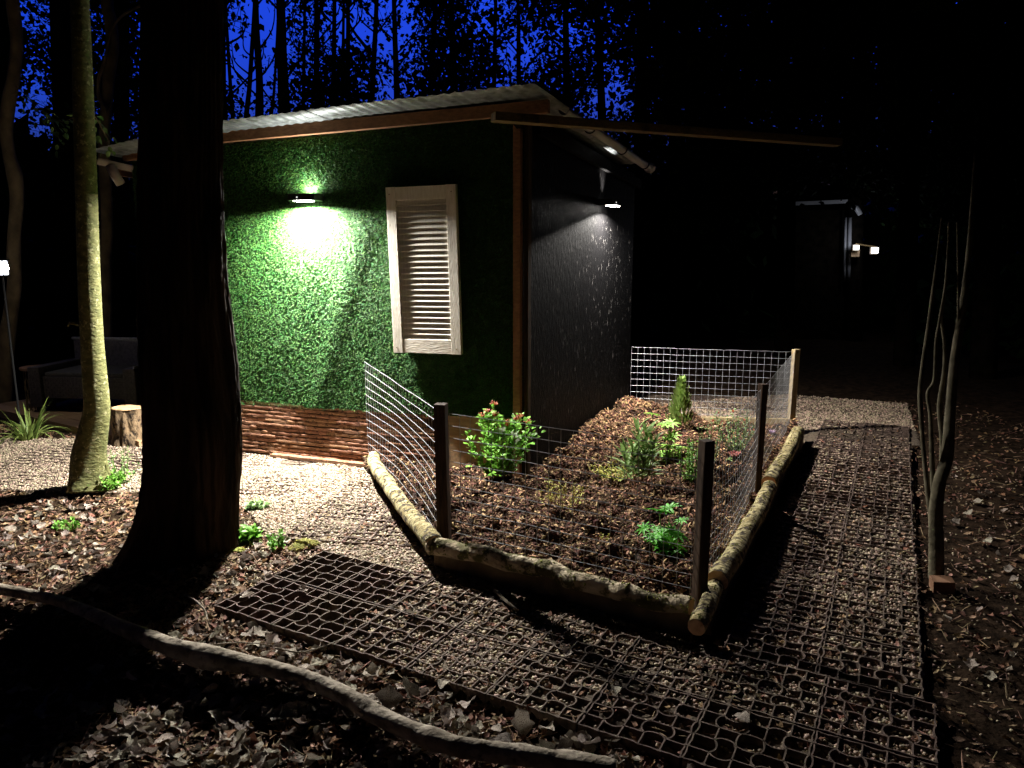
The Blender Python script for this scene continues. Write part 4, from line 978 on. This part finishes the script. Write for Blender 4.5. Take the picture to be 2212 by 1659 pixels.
# big dark trunk in the foreground
def big_tree():
    o = empty('oak_tree', (-1.66, 3.62, 0), 0, 'massive dark trunk standing in front of the shed', 'tree'); o.location = (0, 0, 0)
    n, m_ = 180, 190; mb = MB(); zs = np.linspace(-.12, 6.5, m_)**1.0
    ZQ, CXQ, RQ = [], [], []
    for (py, xa, xb) in [(1130, 318, 508), (1000, 318, 512), (900, 314, 511), (800, 311, 505), (700, 310, 497), (600, 310, 488), (400, 309, 479), (200, 308, 474), (0, 308, 472)]:
        c = at((xa+xb)/2, py, 3.66); e = at(xb, py, 3.66); ZQ.append(c.z); CXQ.append(c.x+.01*math.sin(c.z*3)); RQ.append(e.x-c.x)
    zs = np.concatenate([np.linspace(-.15, 2.9, 170), np.linspace(2.95, 6.5, 20)]); m_ = len(zs)
    for i, z in enumerate(zs):
        cy = 3.66; zz = float(np.interp(z, ZQ, CXQ)); cx = zz; r = float(np.interp(z, ZQ, RQ))
        for k in range(n):
            a = 2*math.pi*k/n
            ridge = abs(float(vnoise(a*7.5+.5*float(vnoise(a*2, z*2.2, 3)), z*2.1, 61)))
            rr_ = r*(1+.06*float(vnoise(a*1.6, z*.9, 60))) - .018*(1-min(1, ridge*5))+.008*float(vnoise(a*24, z*30, 62))
            e = math.exp(-max(0, z)/.30); rr_ += r*math.exp(-max(0, z+.02)/.17)*max(0, .10+.42*math.cos(a-R(195))+.16*math.cos(3*a+.6)+.08*math.cos(5*a))
            mb.v.append((cx+rr_*math.cos(a), cy+rr_*math.sin(a), z))
    for i in range(m_-1):
        for k in range(n): k2 = (k+1) % n; mb.f.append([i*n+k, i*n+k2, (i+1)*n+k2, (i+1)*n+k]); mb.mi.append(0)
    mb.build('trunk', M['bark_dark'], o, smooth=True)
    # the top of the trunk and boughs above the picture
    mb = MB()
    for (a, b) in (((-1.8, 3.73, 5.6), (-3.4, 2.6, 8)), ((-1.8, 3.73, 6.0), (-.4, 4.9, 8.6)), ((-1.8, 3.73, 6.3), (-1.5, 2.3, 9))): mb.tube(smoothpath([a, (Vector(a)+Vector(b))/2+Vector((0, 0, .5)), b], 5), [.12-.009*i for i in range(11)], 8)
    mb.build('bough', M['bark_dark'], o); return o
OAK = big_tree()
# pale leaning trunk, left
Y = 4.60
BEECH = tree('beech_tree', [at(193, 1062, Y-.02), at(193, 1030, Y), at(191, 985, Y), at(200, 935, Y), at(209, 880, Y), at(205, 820, Y), at(199, 740, Y), at(194, 640, Y), at(190, 540, Y), at(186, 400, Y), at(181, 250, Y), at(177, 120, Y), at(172, 0, Y+.03), at(168, -150, Y+.1), at(160, -600, Y+.4)],
     [.118, .108, .098, .086, .076, .072, .067, .064, .062, .060, .057, .053, .050, .045, .03], M['bark_green'], 'slender pale trunk lit yellow green left of the big trunk', n=28, bark=.03, seed=3, sub=5, flare=.28)
mb = MB(); c = at(172, 700, Y); mb.tube([c, c+Vector((-.045, -.03, .01)), c+Vector((-.055, -.035, -.015))], [.014, .010, .004], 7); mb.build('branch_stub', M['bark_green'], BEECH, smooth=True)
def twig(P, parent, lm, seed, nl=26, size=.05, r=.003, spread=.12):
    rr = random.Random(seed); pts = smoothpath(P, 6); mb = MB(); mb.tube(pts, r, 5); mb.build('twig', M['bark_brown'], parent)
    lf = MB()
    for q in range(nl):
        i = rr.randrange(2, len(pts)); d = (pts[i]-pts[i-1]).normalized()+Vector((rr.uniform(-1, 1), rr.uniform(-1, 1), rr.uniform(-.5, .25)))
        b = pts[i]+d.normalized()*rr.random()*spread; add_leaf(lf, b, d, Vector((rr.uniform(-.4, .4), rr.uniform(-.4, .4), 1)), size*rr.uniform(.6, 1.1), .32, .2, .3, 5)
    lf.build('foliage', M[lm], parent, smooth=True)
twig([at(28, 180, 5.3), at(90, 235, 5.2), at(130, 262, 5.1), at(165, 250, 5.0)], BEECH, 'leaf_near', 5, 34)
twig([at(20, 200, 5.4), at(60, 215, 5.3), at(110, 262, 5.2), at(128, 300, 5.1)], BEECH, 'leaf_near', 6, 26)
twig([at(190, 235, 4.9), at(212, 262, 5.0), at(236, 310, 5.1)], BEECH, 'leaf_near', 7, 18)
twig([at(420, -30, 5.2), at(455, 8, 5.1), at(470, 24, 5.1)], OAK, 'leaf_near', 9, 10)
Y = 7.3
def px(l, Y): return [at(x*.3307, y*.3307, Y) for x, y in l]
tree('birch_tree', [at(2, 905, Y), at(8, 830, Y)]+px([(40, 2250), (70, 2050), (95, 1850), (90, 1650), (95, 1500), (110, 1300), (95, 1140), (60, 1010), (42, 850), (60, 650), (90, 500), (110, 300), (100, 150), (82, 0), (70, -300), (60, -900)], Y),
     [.085, .08, .075, .065, .062, .062, .058, .06, .07, .055, .055, .06, .055, .05, .055, .055, .045, .03], M['bark_brown'], 'crooked brown trunk at the far left edge behind the garden torch', n=14, bark=.06, seed=5, sub=4)
Y = 8.2
tree('hazel_tree', [at(226, 800, Y), at(228, 740, Y)]+px([(690, 1900), (690, 1650), (700, 1500), (690, 1200), (682, 1000), (685, 850), (695, 700), (710, 500), (735, 300), (715, 100), (700, 0), (690, -700)], Y),
     [.07, .07, .065, .06, .06, .06, .058, .055, .055, .06, .06, .06, .058, .04], M['bark_brown'], 'thin forked trunk seen between the pale trunk and the big one', n=12, bark=.06, seed=6, sub=4)
mb = MB(); mb.tube(smoothpath(px([(700, 720), (648, 640), (645, 520), (690, 380), (720, 220), (790, 110), (940, 25), (1060, -40)], 8.1), 5), [.024-.0004*i for i in range(36)], 8)
mb.build('limb', M['bark_brown'], [o for o in COL.objects if o.name == 'hazel_tree'][0], smooth=True)
for (x0, x1, Y, r, lab) in [(143, 130, 9.5, .115, 'straight dark trunk just left of the pale trunk'), (8, 2, 11, .12, 'dark trunk cut by the left picture edge'), (255, 262, 11.0, .10, 'dark trunk right of the thin forked one')]:
    tree('dark_tree', [at(x0, 850, Y), at((x0+x1)/2+3, 400, Y), at(x1, 0, Y), at(x1-6, -300, Y)], [r*1.1, r, r, r*.6], M['bark_far'], lab, n=10, seed=int(Y*3))
# tree silhouettes against the dusk sky behind the roof: (x at roof, x at top, depth, radius)
BG = [(480, 478, 12, .10, 'dark'), (505, 489, 15, .045, ''), (528, 548, 16, .06, ''), (560, 553, 15, .09, ''), (583, 600, 18, .04, ''), (618, 607, 13, .115, ''), (655, 658, 17, .05, ''), (668, 690, 18, .035, ''), (692, 684, 16, .08, ''), (716, 722, 17, .07, ''), (735, 742, 18, .05, ''), (760, 752, 15, .06, ''), (800, 812, 16, .07, ''), (860, 852, 17, .08, ''), (930, 940, 16, .07, ''), (985, 975, 15, .09, ''), (1060, 1070, 17, .06, ''), (1130, 1120, 16, .06, ''), (1215, 1222, 14, .08, ''), (1300, 1290, 15, .09, ''), (1382, 1384, 12, .10, ''), (1460, 1450, 12, .11, ''), (1580, 1590, 13, .12, ''), (1700, 1690, 11, .13, ''), (1850, 1862, 13, .12, ''), (1965, 1950, 10, .12, ''), (2140, 2150, 9, .13, '')]
def clusters():
    out = []
    for s in range(4):
        rr = random.Random(s+200); mb = MB()
        for q in range(30):
            c = Vector((rr.gauss(0, .2), rr.gauss(0, .2), rr.gauss(0, .15)))
            add_leaf(mb, c, rdir(rr, -.8), Vector((rr.uniform(-1, 1), rr.uniform(-1, 1), .6)), rr.uniform(.055, .10), .36, .2, .2, 3)
        for q in range(3):
            d = rdir(rr, -.4)*.3; mb.tube([-d*.4, d*.3, d], .004, 3, cap=False)
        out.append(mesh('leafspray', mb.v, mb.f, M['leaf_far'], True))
    return out
SPRAY = clusters()
def big_spray(s):
    rr = random.Random(s+300); V = []; F = []
    for q in range(12):
        c = Vector((rr.gauss(0, .17), rr.gauss(0, .17), rr.gauss(0, .12))); d = rdir(rr, -.6)*rr.uniform(.09, .14); x = d.cross(rdir(rr, -1)).normalized()*rr.uniform(.045, .07)
        b = len(V); V += [c-d, c-x, c+d, c+x]; F.append([b, b+1, b+2, b+3])
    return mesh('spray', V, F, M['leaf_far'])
SPRAY_BIG = [big_spray(k) for k in range(5)]
def crown(o, pts, s0=.7, s1=1.3):
    n = len(pts); return merge('crown', pts, rrot(n, .8), RNG.uniform(s0, s1, n), SPRAY, o)
# how thickly the foliage stands in each direction (as seen from the lawn): x, lower y, upper y, share
def sky_open(x, y):
    "open share of the sky around a direction, in picture coordinates"
    a = 0
    for (cx, cy, rx, ry, s) in [(30, 30, 60, 70, .8), (100, 60, 45, 70, .6), (62, 320, 60, 75, 1), (250, 60, 55, 70, .45), (250, 250, 50, 80, .2), (115, 160, 60, 50, .5), (545, 120, 110, 150, .95), (640, 200, 90, 70, .5), (720, 130, 90, 90, .4), (900, 70, 140, 60, .3), (1120, 95, 60, 50, .8), (1080, 25, 90, 30, .45), (1190, 40, 110, 40, .5), (980, 110, 100, 50, .3), (1170, 190, 20, 15, .6), (2100, 30, 60, 60, .25)]:
        a = max(a, s*math.exp(-((x-cx)/rx)**2-((y-cy)/ry)**2)) if True else a
    return a
rr = random.Random(77); alltrees = []
for i, (x0, x1, Y, r, _) in enumerate(BG):
    lab = ['dark trunk silhouetted against the dusk sky', 'slim dark trunk against the dusk sky'][r < .065]
    place = 'beside the big trunk' if x0 < 500 else 'behind the roof\'s left half' if x0 < 760 else 'behind the roof middle' if x0 < 1110 else 'over the roof\'s right end' if x0 < 1400 else 'right of the shed'
    mark = {583: 'hair thin ', 655: 'plain slender ', 668: 'slightly tilted ', 692: 'stout ', 716: 'medium ', 735: 'very thin ', 760: 'thin ', 800: 'left of middle, ', 860: 'fairly thick ', 930: 'right of middle, ', 985: 'heavy ', 1060: 'slender tilted ', 1130: 'slim straight ', 1215: 'broad ', 1300: 'broad upright ', 1460: 'barely visible ', 1580: 'nearest the beam middle, ', 1700: 'above the far cabin gutter, ', 1850: 'above the far cabin lamps, ', 1965: 'behind the sapling, '}
    mark = {**mark, **{480: 'first and widest, ', 618: 'thickest of all, ', 505: 'leaning left, ', 528: 'leaning right, ', 560: 'upright forked, ', 1382: 'standing where the sky ends, ', 2140: 'by the right edge, '}}.get(x0, '')
    o = empty('background_tree', (0, 0, 0), 0, mark+['dark trunk', 'slim dark trunk'][r < .065]+' against the dusk sky '+place, 'tree', 'background trees '+place)
    pts = [at(x0+rr.uniform(-2, 2), 700, Y), at(x0, 330, Y), at((x0+x1)/2+rr.uniform(-5, 5), 180, Y), at(x1, 40, Y), at(x1+(x1-x0)*.4, -120, Y), at(x1+(x1-x0), -420, Y)]
    pts[0].z = -.3; trunk(pts, [r*1.2, r, r*.8, r*.66, r*.5, r*.22], M['bark_far'], o, n=8, seed=i)
    mb = MB()
    for q in range(7):
        yy = rr.uniform(-60, 260); f = (330-yy)/290; b = at(x0+(x1-x0)*min(1.2, f), yy, Y); sd = rr.choice((-1, 1)); L = rr.uniform(.5, 1.3)
        e = b+Vector((sd*L*.55, rr.uniform(-.4, .4), L)); mb.tube(smoothpath([b, (b+e)/2+Vector((sd*.12, 0, -.05)), e], 4), [.022-.002*k for k in range(9)], 5, cap=False)
    mb.build('branch', M['bark_far'], o); alltrees.append((o, x0, x1, Y))
CP = {i: [] for i in range(len(alltrees))}
for q in range(14300):
    x = rr.uniform(-150, 2350); y = rr.uniform(-420, 480)
    if q > 12000: x = rr.uniform(1380, 2350)
    op = sky_open(x, y)
    if rr.random() < min(.985, op*1.35): continue
    if 1640 < x < 1960 and y > 395: continue
    if x < 1390:
        hole = float(fbm(x/75, y/75, 91, 3))
        if hole > .17 and rr.random() < .93: continue
        if rr.random() < .15: continue
    elif rr.random() < .02: continue
    Y = rr.uniform(9.5, 18); i = min(range(len(alltrees)), key=lambda k: abs(alltrees[k][1]-x)+rr.uniform(0, 60)+8*abs(alltrees[k][3]-Y))
    CP[i].append(tuple(at(x, y, Y)))
for i, L in CP.items():
    if len(L) > 4: crown(alltrees[i][0], np.array(L), .75, 1.35)
# near tree crowns over shed and camera, added unseen to block sky light
def canopy(o, cx, cy, r, n, z0, z1):
    a = RNG.uniform(0, 6.28, n); d = r*np.sqrt(RNG.uniform(0, 1, n)); P = np.stack([cx+d*np.cos(a), cy+d*np.sin(a), RNG.uniform(z0, z1, n)+.25*d*0], 1)
    merge('crown', P, rrot(n, .8), RNG.uniform(2.4, 3.8, n), SPRAY_BIG, o)
canopy(OAK, -1.0, 2.5, 6.5, 1700, 6.8, 9.5)
canopy(BEECH, -5.5, 5.5, 4.5, 700, 6.8, 9)
for k, (cx, cy) in enumerate([(5, 1), (-6, -3), (2.5, -5), (8, -4), (-11, 2), (7.5, 6), (11, 3), (-10, -5), (0, -10), (7, -10), (-6, -11), (13, -3), (-13, 7), (14, 8), (-18, 13), (-17, 3), (20, 15)]):  # mostly unseen trees, added to keep sky light off the garden
    o = empty('sky_block_tree', (0, 0, 0), 0, 'full crowned woodland tree added around the garden to block sky light', 'tree', 'woodland trees added around the garden')
    trunk([Vector((cx, cy, -.2)), Vector((cx+.1, cy, 3)), Vector((cx, cy+.2, 8))], [.2, .17, .09], M['bark_far'], o, n=9, seed=k); canopy(o, cx, cy, 4.2, 520, 3.2 if cy < 0 or abs(cx) > 11.5 else 4.5, 9.0)
# ring of undergrowth closing the view between the trunks
n = 5200; a = RNG.uniform(-math.pi, math.pi, n); d = RNG.uniform(13, 19, n); z = RNG.uniform(-.3, 1, n)**1*3.1
d = np.where((a > .33) & (a < .52), np.maximum(d, 17.5), d); x_, y_ = d*np.sin(a), d*np.cos(a)
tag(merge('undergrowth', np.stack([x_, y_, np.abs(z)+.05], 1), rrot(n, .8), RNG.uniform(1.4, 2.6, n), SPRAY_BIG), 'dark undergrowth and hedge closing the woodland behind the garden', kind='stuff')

# multi-stemmed sapling on the right
SAP = empty('sapling_clump', (0, 0, 0), 0, 'many stemmed sapling rising from the reddish block right of the path', 'tree')
Y = 3.24
def stemS(pts, r, name='stem', m='sap'): trunk([at(x, y, Y+dy) for x, y, dy in pts], r, M[m], SAP, n=12, name=name, bark=.10, seed=len(pts), sub=6)
stemS([(2022, 1250, 0), (2022, 1180, 0), (2022, 1100, 0), (2030, 1040, 0), (2046, 985, .02), (2052, 900, .03), (2062, 780, .05), (2080, 660, .06), (2092, 560, .08), (2100, 440, .1), (2106, 330, .14)], [.034, .032, .030, .027, .026, .022, .020, .016, .012, .008, .004], 'stem', 'sap')
stemS([(2014, 1130, .02), (2004, 1060, .03), (1994, 960, .05), (1988, 860, .05), (1992, 800, .05), (2004, 720, .06), (2014, 640, .08), (2024, 560, .1), (2034, 470, .1)], [.016, .012, .010, .011, .009, .010, .008, .005, .003])
stemS([(2020, 1110, .03), (2014, 1010, .06), (2010, 900, .08), (2004, 850, .08), (2018, 820, .08), (2022, 740, .09), (2030, 690, .1), (2044, 600, .1), (2050, 480, .1)], [.014, .012, .009, .008, .007, .007, .006, .005, .004])
stemS([(2030, 1080, .05), (2036, 960, .08), (2030, 880, .1), (2040, 800, .1), (2040, 740, .12), (2034, 690, .12), (2040, 640, .12), (2046, 560, .12)], [.012, .012, .012, .009, .007, .006, .005, .004])
stemS([(2034, 1060, .0), (2044, 960, .03), (2048, 880, .05), (2066, 800, .06), (2070, 640, .05), (2068, 480, .05)], [.010, .009, .007, .006, .005, .004])
p = G(2028, 1262); mb = MB(); mb.box((-.045, -.035, -.03), (.045, .035, .05)); o = mb.build('wood_block', M['stonewood'], bevel=.003, loc=(p.x+.01, p.y-.01, gz1(p.x, p.y)+.01), rot=(.05, -.08, R(-14)))
tag(o, 'reddish wood block at the foot of the sapling clump', 'block')
# fallen branch in the foreground
rad = np.interp(np.linspace(0, 1, len(BRANCH)), [0, .2, .35, .45, 1], [.022, .024, .036, .030, .030])
mb = MB(); pts = smoothpath([p+Vector((0, 0, .005)) for p in BRANCH], 9); N = len(pts); rd = np.interp(np.linspace(0, 1, N), np.linspace(0, 1, len(rad)), rad)
mb.tube(pts, rd, 20, fn=lambda i, k, a, p: 1+.22*float(vnoise(i*.30, a*1.3, 4))+.16*float(vnoise(i*1.1, a*3, 5))+.30*math.exp(-((i-38)/2.2)**2)+.25*math.exp(-((i-71)/1.6)**2))
o = mb.build('fallen_branch', M['bark_grey'], smooth=True); tag(o, 'long smooth grey branch lying across the foreground leaves', 'branch')
# bits of stick
def stickobj(P, r, label, name='stick'):
    mb = MB(); mb.tube(smoothpath(P, 5), [r*(1-.5*i/(5*(len(P)-1))) for i in range(5*(len(P)-1)+1)], 7, fn=lambda i, k, a, p: 1+.2*float(vnoise(i*.7, a, 3)))
    o = mb.build(name, M['bark_grey'], smooth=True); tag(o, label, 'stick', 'loose sticks on the ground')
stickobj([G(400, 1285, .01), G(425, 1300, .02), G(442, 1318, .02), G(448, 1340, .015)], .006, 'curved pale stick beside the left corner of the grid path')
stickobj([G(1070, 1275, .01), G(1095, 1300, .03), G(1120, 1318, .02)], .009, 'forked stick lying beside the path below the front log')
stickobj([G(595, 1400, .0), G(660, 1408, .02), G(740, 1380, .01)], .004, 'thin twig across the leaves below the grid edge')
stickobj([G(440, 1395, -.0), G(520, 1388, .02), G(600, 1395, .01)], .0035, 'straight thin twig above the fallen branch')
stickobj([G(250, 1240, .0), G(262, 1212, .02), G(285, 1190, .02)], .005, 'short pale stick in the litter left of the big trunk')

# ---------------------------------------------------------------- seating corner at the left
def wicker_box(name, lo, hi, parent, m='wicker', cell=.035):
    "solid core with woven strands standing proud"
    mb = MB(); mb.box(lo, hi); o = mb.build(name, M[m], parent, bevel=.006)
    wv = MB(); (a, b, c), (d, e, f) = lo, hi; t = .004
    nx = int((d-a)/cell); nz = int((f-c)/(cell*.6)); ny = int((e-b)/cell)
    for k in range(nz):
        z = c+(f-c)*(k+.5)/nz
        for i in range(nx):
            if (i+k) % 2: x = a+(d-a)*(i+.5)/nx; wv.box((x-cell*.42, b-t, z-cell*.2), (x+cell*.42, b-.0005, z+cell*.2))
        for i in range(ny):
            if (i+k) % 2:
                y = b+(e-b)*(i+.5)/ny
                wv.box((d+.0005, y-cell*.42, z-cell*.2), (d+t, y+cell*.42, z+cell*.2))
    if wv.v: wv.build('weave', M['wicker'], o)
    return o
p = Vector((-3.90, 6.98, .05)); sofa = empty('garden_sofa', p, R(-6), 'brown wicker two seat garden sofa on the deck', 'sofa')
wicker_box('seat', (-.52, -.30, .12), (.52, .25, .32), sofa)
mb = MB(); sofa.scale = (.77, 1, 1)
mb.hexa([(-.60, .22, .05), (.60, .22, .05), (.60, .30, .05), (-.60, .30, .05), (-.63, .27, .60), (.56, .27, .60), (.56, .33, .60), (-.63, .33, .60)]); mb.build('backrest', M['wicker'], sofa, bevel=.008)
mb = MB(); mb.tube([(-.66, .29, .61), (.57, .29, .61)], .014, 8); mb.tube(smoothpath([(.57, .29, .61), (.64, .12, .50), (.67, -.1, .44), (.67, -.32, .42)], 5), .014, 8); mb.build('top_rail', M['wickerlit'], sofa, smooth=True)
wicker_box('armrest', (.53, -.33, .04), (.68, .28, .41), sofa)
wicker_box('armrest', (-.68, -.33, .04), (-.53, .28, .41), sofa)
for x in (-.62, .62):
    for y in (-.28, .25): mb = MB(); mb.box((x-.02, y-.02, 0), (x+.02, y+.02, .05)); mb.build('leg', M['black'], sofa)
mb = MB(); mb.box((-.50, -.29, .32), (.50, .22, .36)); mb.build('cushion', mat('dark_cushion', (.035, .032, .03), (.06, .055, .05), 40, .9), sofa, bevel=.012)
# deck: each board a piece
deck = empty('deck', (0, 0, 0), 0, 'low deck of reddish boards under the wicker sofa', 'deck')
Q = G(250, 950); Pd = G(100, 915); dd = (Pd-Q); dd.z = 0; Ld = 2.6; dd.normalize(); nn = Vector((dd.y, -dd.x, 0)); nn = -nn if nn.y < 0 else nn
for k in range(11):
    b0 = Q+nn*(.145*k+.07)-dd*.35; mb = MB(); mb.bar((b0.x, b0.y, .02), ((b0+dd*Ld).x, (b0+dd*Ld).y, .02), .138, .028); mb.build('board', M['deckwood'], deck, bevel=.003)
mb = MB(); e0 = Q-dd*.35; mb.bar((e0.x, e0.y, .0), ((e0+dd*Ld).x, (e0+dd*Ld).y, 0), .03, .075); mb.build('edge_board', M['deckwood'], deck)
# stump seat
def stump():
    c = G(284, 952); h = .285; n = 40; o = empty('tree_stump', (c.x+.02, c.y-.05, 0), 0, 'freshly cut log stump with a pale top and rough bark', 'stump'); mb = MB(); zs = np.linspace(-.02, h, 16)
    for i, z in enumerate(zs):
        for k in range(n):
            a = 6.2832*k/n; r = .118*(1+.10*math.cos(2*a)+.16*math.exp(-z/.05))-.024*(1-min(1, 4.5*abs(float(vnoise(a*5.5, z*6, 12)))))+.006*float(vnoise(a*9, z*25, 13)); mb.v.append((r*math.cos(a), r*math.sin(a), z))
    for i in range(15):
        for k in range(n): k2 = (k+1) % n; mb.f.append([i*n+k, i*n+k2, (i+1)*n+k2, (i+1)*n+k]); mb.mi.append(0)
    mb.build('bark', mat('rough_stump_bark', (.04, .026, .014), (.22, .15, .085), 16, .95, 1, 24, stretch=(1, 1, .4), bdist=.03, c3=(.02, .013, .008), c3scale=22, c3at=(.5, .6)), o, smooth=True)
    mb = MB(); mb.v = [(x*.955, y*.955, h+.004) for x, y, z in mb.v] ; ring = [(.112*(1+.10*math.cos(2*6.2832*k/n))*math.cos(6.2832*k/n), .112*(1+.10*math.cos(2*6.2832*k/n))*math.sin(6.2832*k/n)) for k in range(n)]
    mb.add([(x, y, h-.004) for x, y in ring]+[(x*.97, y*.97, h+.004) for x, y in ring], [[k, (k+1) % n, n+(k+1) % n, n+k] for k in range(n)]+[[n+k for k in range(n)]]); mb.build('cut_top', M['cut'], o)
stump()
# lattice side table
def basket():
    c = G(66, 903); o = empty('lattice_table', (c.x-.05, c.y+.25, 0), 0, 'small round wire lattice table with a reddish top behind the strap leaves', 'side table'); mb = MB(); r = .115; h = .42
    for s in (-1, 1):
        for k in range(16):
            a0 = 6.2832*k/16; mb.tube([Vector((r*math.cos(a0+s*.9*t), r*math.sin(a0+s*.9*t), h*t)) for t in np.linspace(0, 1, 8)], .0035, 4, cap=False)
    mb.build('lattice', M['beam'], o); mb = MB(); mb.tube([(0, 0, h), (0, 0, h+.02)], r+.03, 24); mb.build('table_top', M['stonewood'], o, bevel=0)
    mb = MB(); mb.tube([Vector((r*math.cos(a), r*math.sin(a), .01)) for a in np.linspace(0, 6.2832, 25)], .006, 5); mb.build('base_ring', M['beam'], o)
basket()
# garden torch at the left edge
t0 = at(3, 578, 6.3); o = empty('garden_torch', (0, 0, 0), 0, 'solar garden torch on a thin leaning pole at the left edge, lit white', 'lamp')
ft = at(40, 885, 6.3); ft.z = 0
mb = MB(); mb.tube([ft, t0+Vector((0, 0, -.07))], .009, 8); mb.build('pole', M['black'], o)
mb = MB(); mb.box((-.032, -.032, -.06), (.032, .032, .055)); q = mb.build('lamp_glass', emit('torch_glass', (.85, .9, 1), 7), o, bevel=.004, loc=t0)
mb = MB(); mb.box((-.045, -.045, .056), (.045, .045, .072)); mb.box((-.04, -.04, -.072), (.04, .04, -.061))
for a in (-1, 1):
    for b in (-1, 1): mb.box((a*.036-.003, b*.036-.003, -.062), (a*.036+.003, b*.036+.003, .057))
mb.build('lamp_frame', M['black'], o, loc=t0)
p = at(298, 690, 6.6); b = at(305, 800, 6.6); mb = MB(); mb.bar(p, (b.x+.02, b.y, 0), .022, .022, up=(0, 1, 0)); o = mb.build('stake', M['postpale']); tag(o, 'thin pale stake standing at the left end of the shed', 'stake')

# ---------------------------------------------------------------- second building, lost in the dark at the right
cab = empty('garden_cabin', (0, 0, 0), 0, 'dark garden cabin far off in the woods with one lit corner', 'cabin')
Yc = 13.0; q = at(1690, 440, Yc); r_ = at(1846, 440, Yc)
mb = MB(); mb.box((q.x+.25, Yc+.1, -.2), (r_.x, Yc+3, 2.22)); mb.build('wall', M['bark_far'], cab)
mb = MB(); mb.box((q.x, Yc-.08, 2.32), (r_.x+.08, Yc+3.2, 2.40)); mb.build('roof', M['bark_far'], cab)
mb = MB(); z_ = at(1750, 438, Yc).z; mb.bar((q.x, Yc-.12, z_-.03), (q.x+(r_.x-q.x)*.85, Yc-.12, z_+.015), .05, .06, up=(0, 0, 1)); mb.build('gutter', M['gutter'], cab)
for x, r0 in ((1827, .022), (1836, .035), (1842, .022)):
    a = at(x, 470, Yc-.06); b = at(x-3, 608, Yc-.06); mb = MB(); mb.tube([a, b], r0, 8); mb.build('downpipe', M['gutter'], cab, smooth=True)
a = at(1846, 448, Yc-.1); mb = MB(); mb.tube([a+Vector((-.04, 0, .02)), a+Vector((.03, 0, .0)), a+Vector((.1, 0, -.12))], .05, 8); mb.build('gutter_outlet', M['gutter'], cab, smooth=True)
def cablamp(x, y, label, e, s):
    c = at(x, y, Yc-.35); o = empty('wall_lamp', c, 0, label, 'lamp'); mb = MB(); mb.box((-s*.5, -.06, -s*.5), (s*.5, .0, s*.5)); mb.build('diffuser', emit('cabin_lamp_glass', (1, 1, .9), e), o, bevel=.01)
    mb = MB(); mb.box((-s*.6, .001, -s*.62), (s*.6, .03, s*.62)); mb.build('housing', M['gutterw'], o); return o
cablamp(1848, 535, 'small lit lamp on the corner of the distant cabin beside the pipes', 2.0, .08)
l2 = cablamp(1888, 541, 'small bright lamp hanging out on an arm right of the distant cabin', 3, .10)
mb = MB(); c1 = at(1848, 527, Yc-.33); c2 = at(1892, 533, Yc-.33); mb.tube([c1, c2], .012, 6); mb.build('arm', M['beam'], l2).matrix_parent_inverse = Matrix.Translation(-l2.location)
mb = MB(); c = at(1848, 547, Yc-.3); mb.box((c.x-.07, c.y, c.z-.06), (c.x+.07, c.y+.05, c.z+.06)); mb.build('corner_block', M['ply'], cab)
L = bpy.data.lights.new('cabin_light', 'POINT'); L.energy = 6; L.color = (.8, .85, 1); L.shadow_soft_size = .06; a = bpy.data.objects.new('cabin_light', L); COL.objects.link(a); a.location = at(1862, 520, Yc-.6)
L = bpy.data.lights.new('torch_light', 'POINT'); L.energy = 34; L.color = (1, .95, .88); L.shadow_soft_size = .05; a = bpy.data.objects.new('torch_light', L); COL.objects.link(a); a.location = t0+Vector((0, 0, .0)); a.visible_camera = True
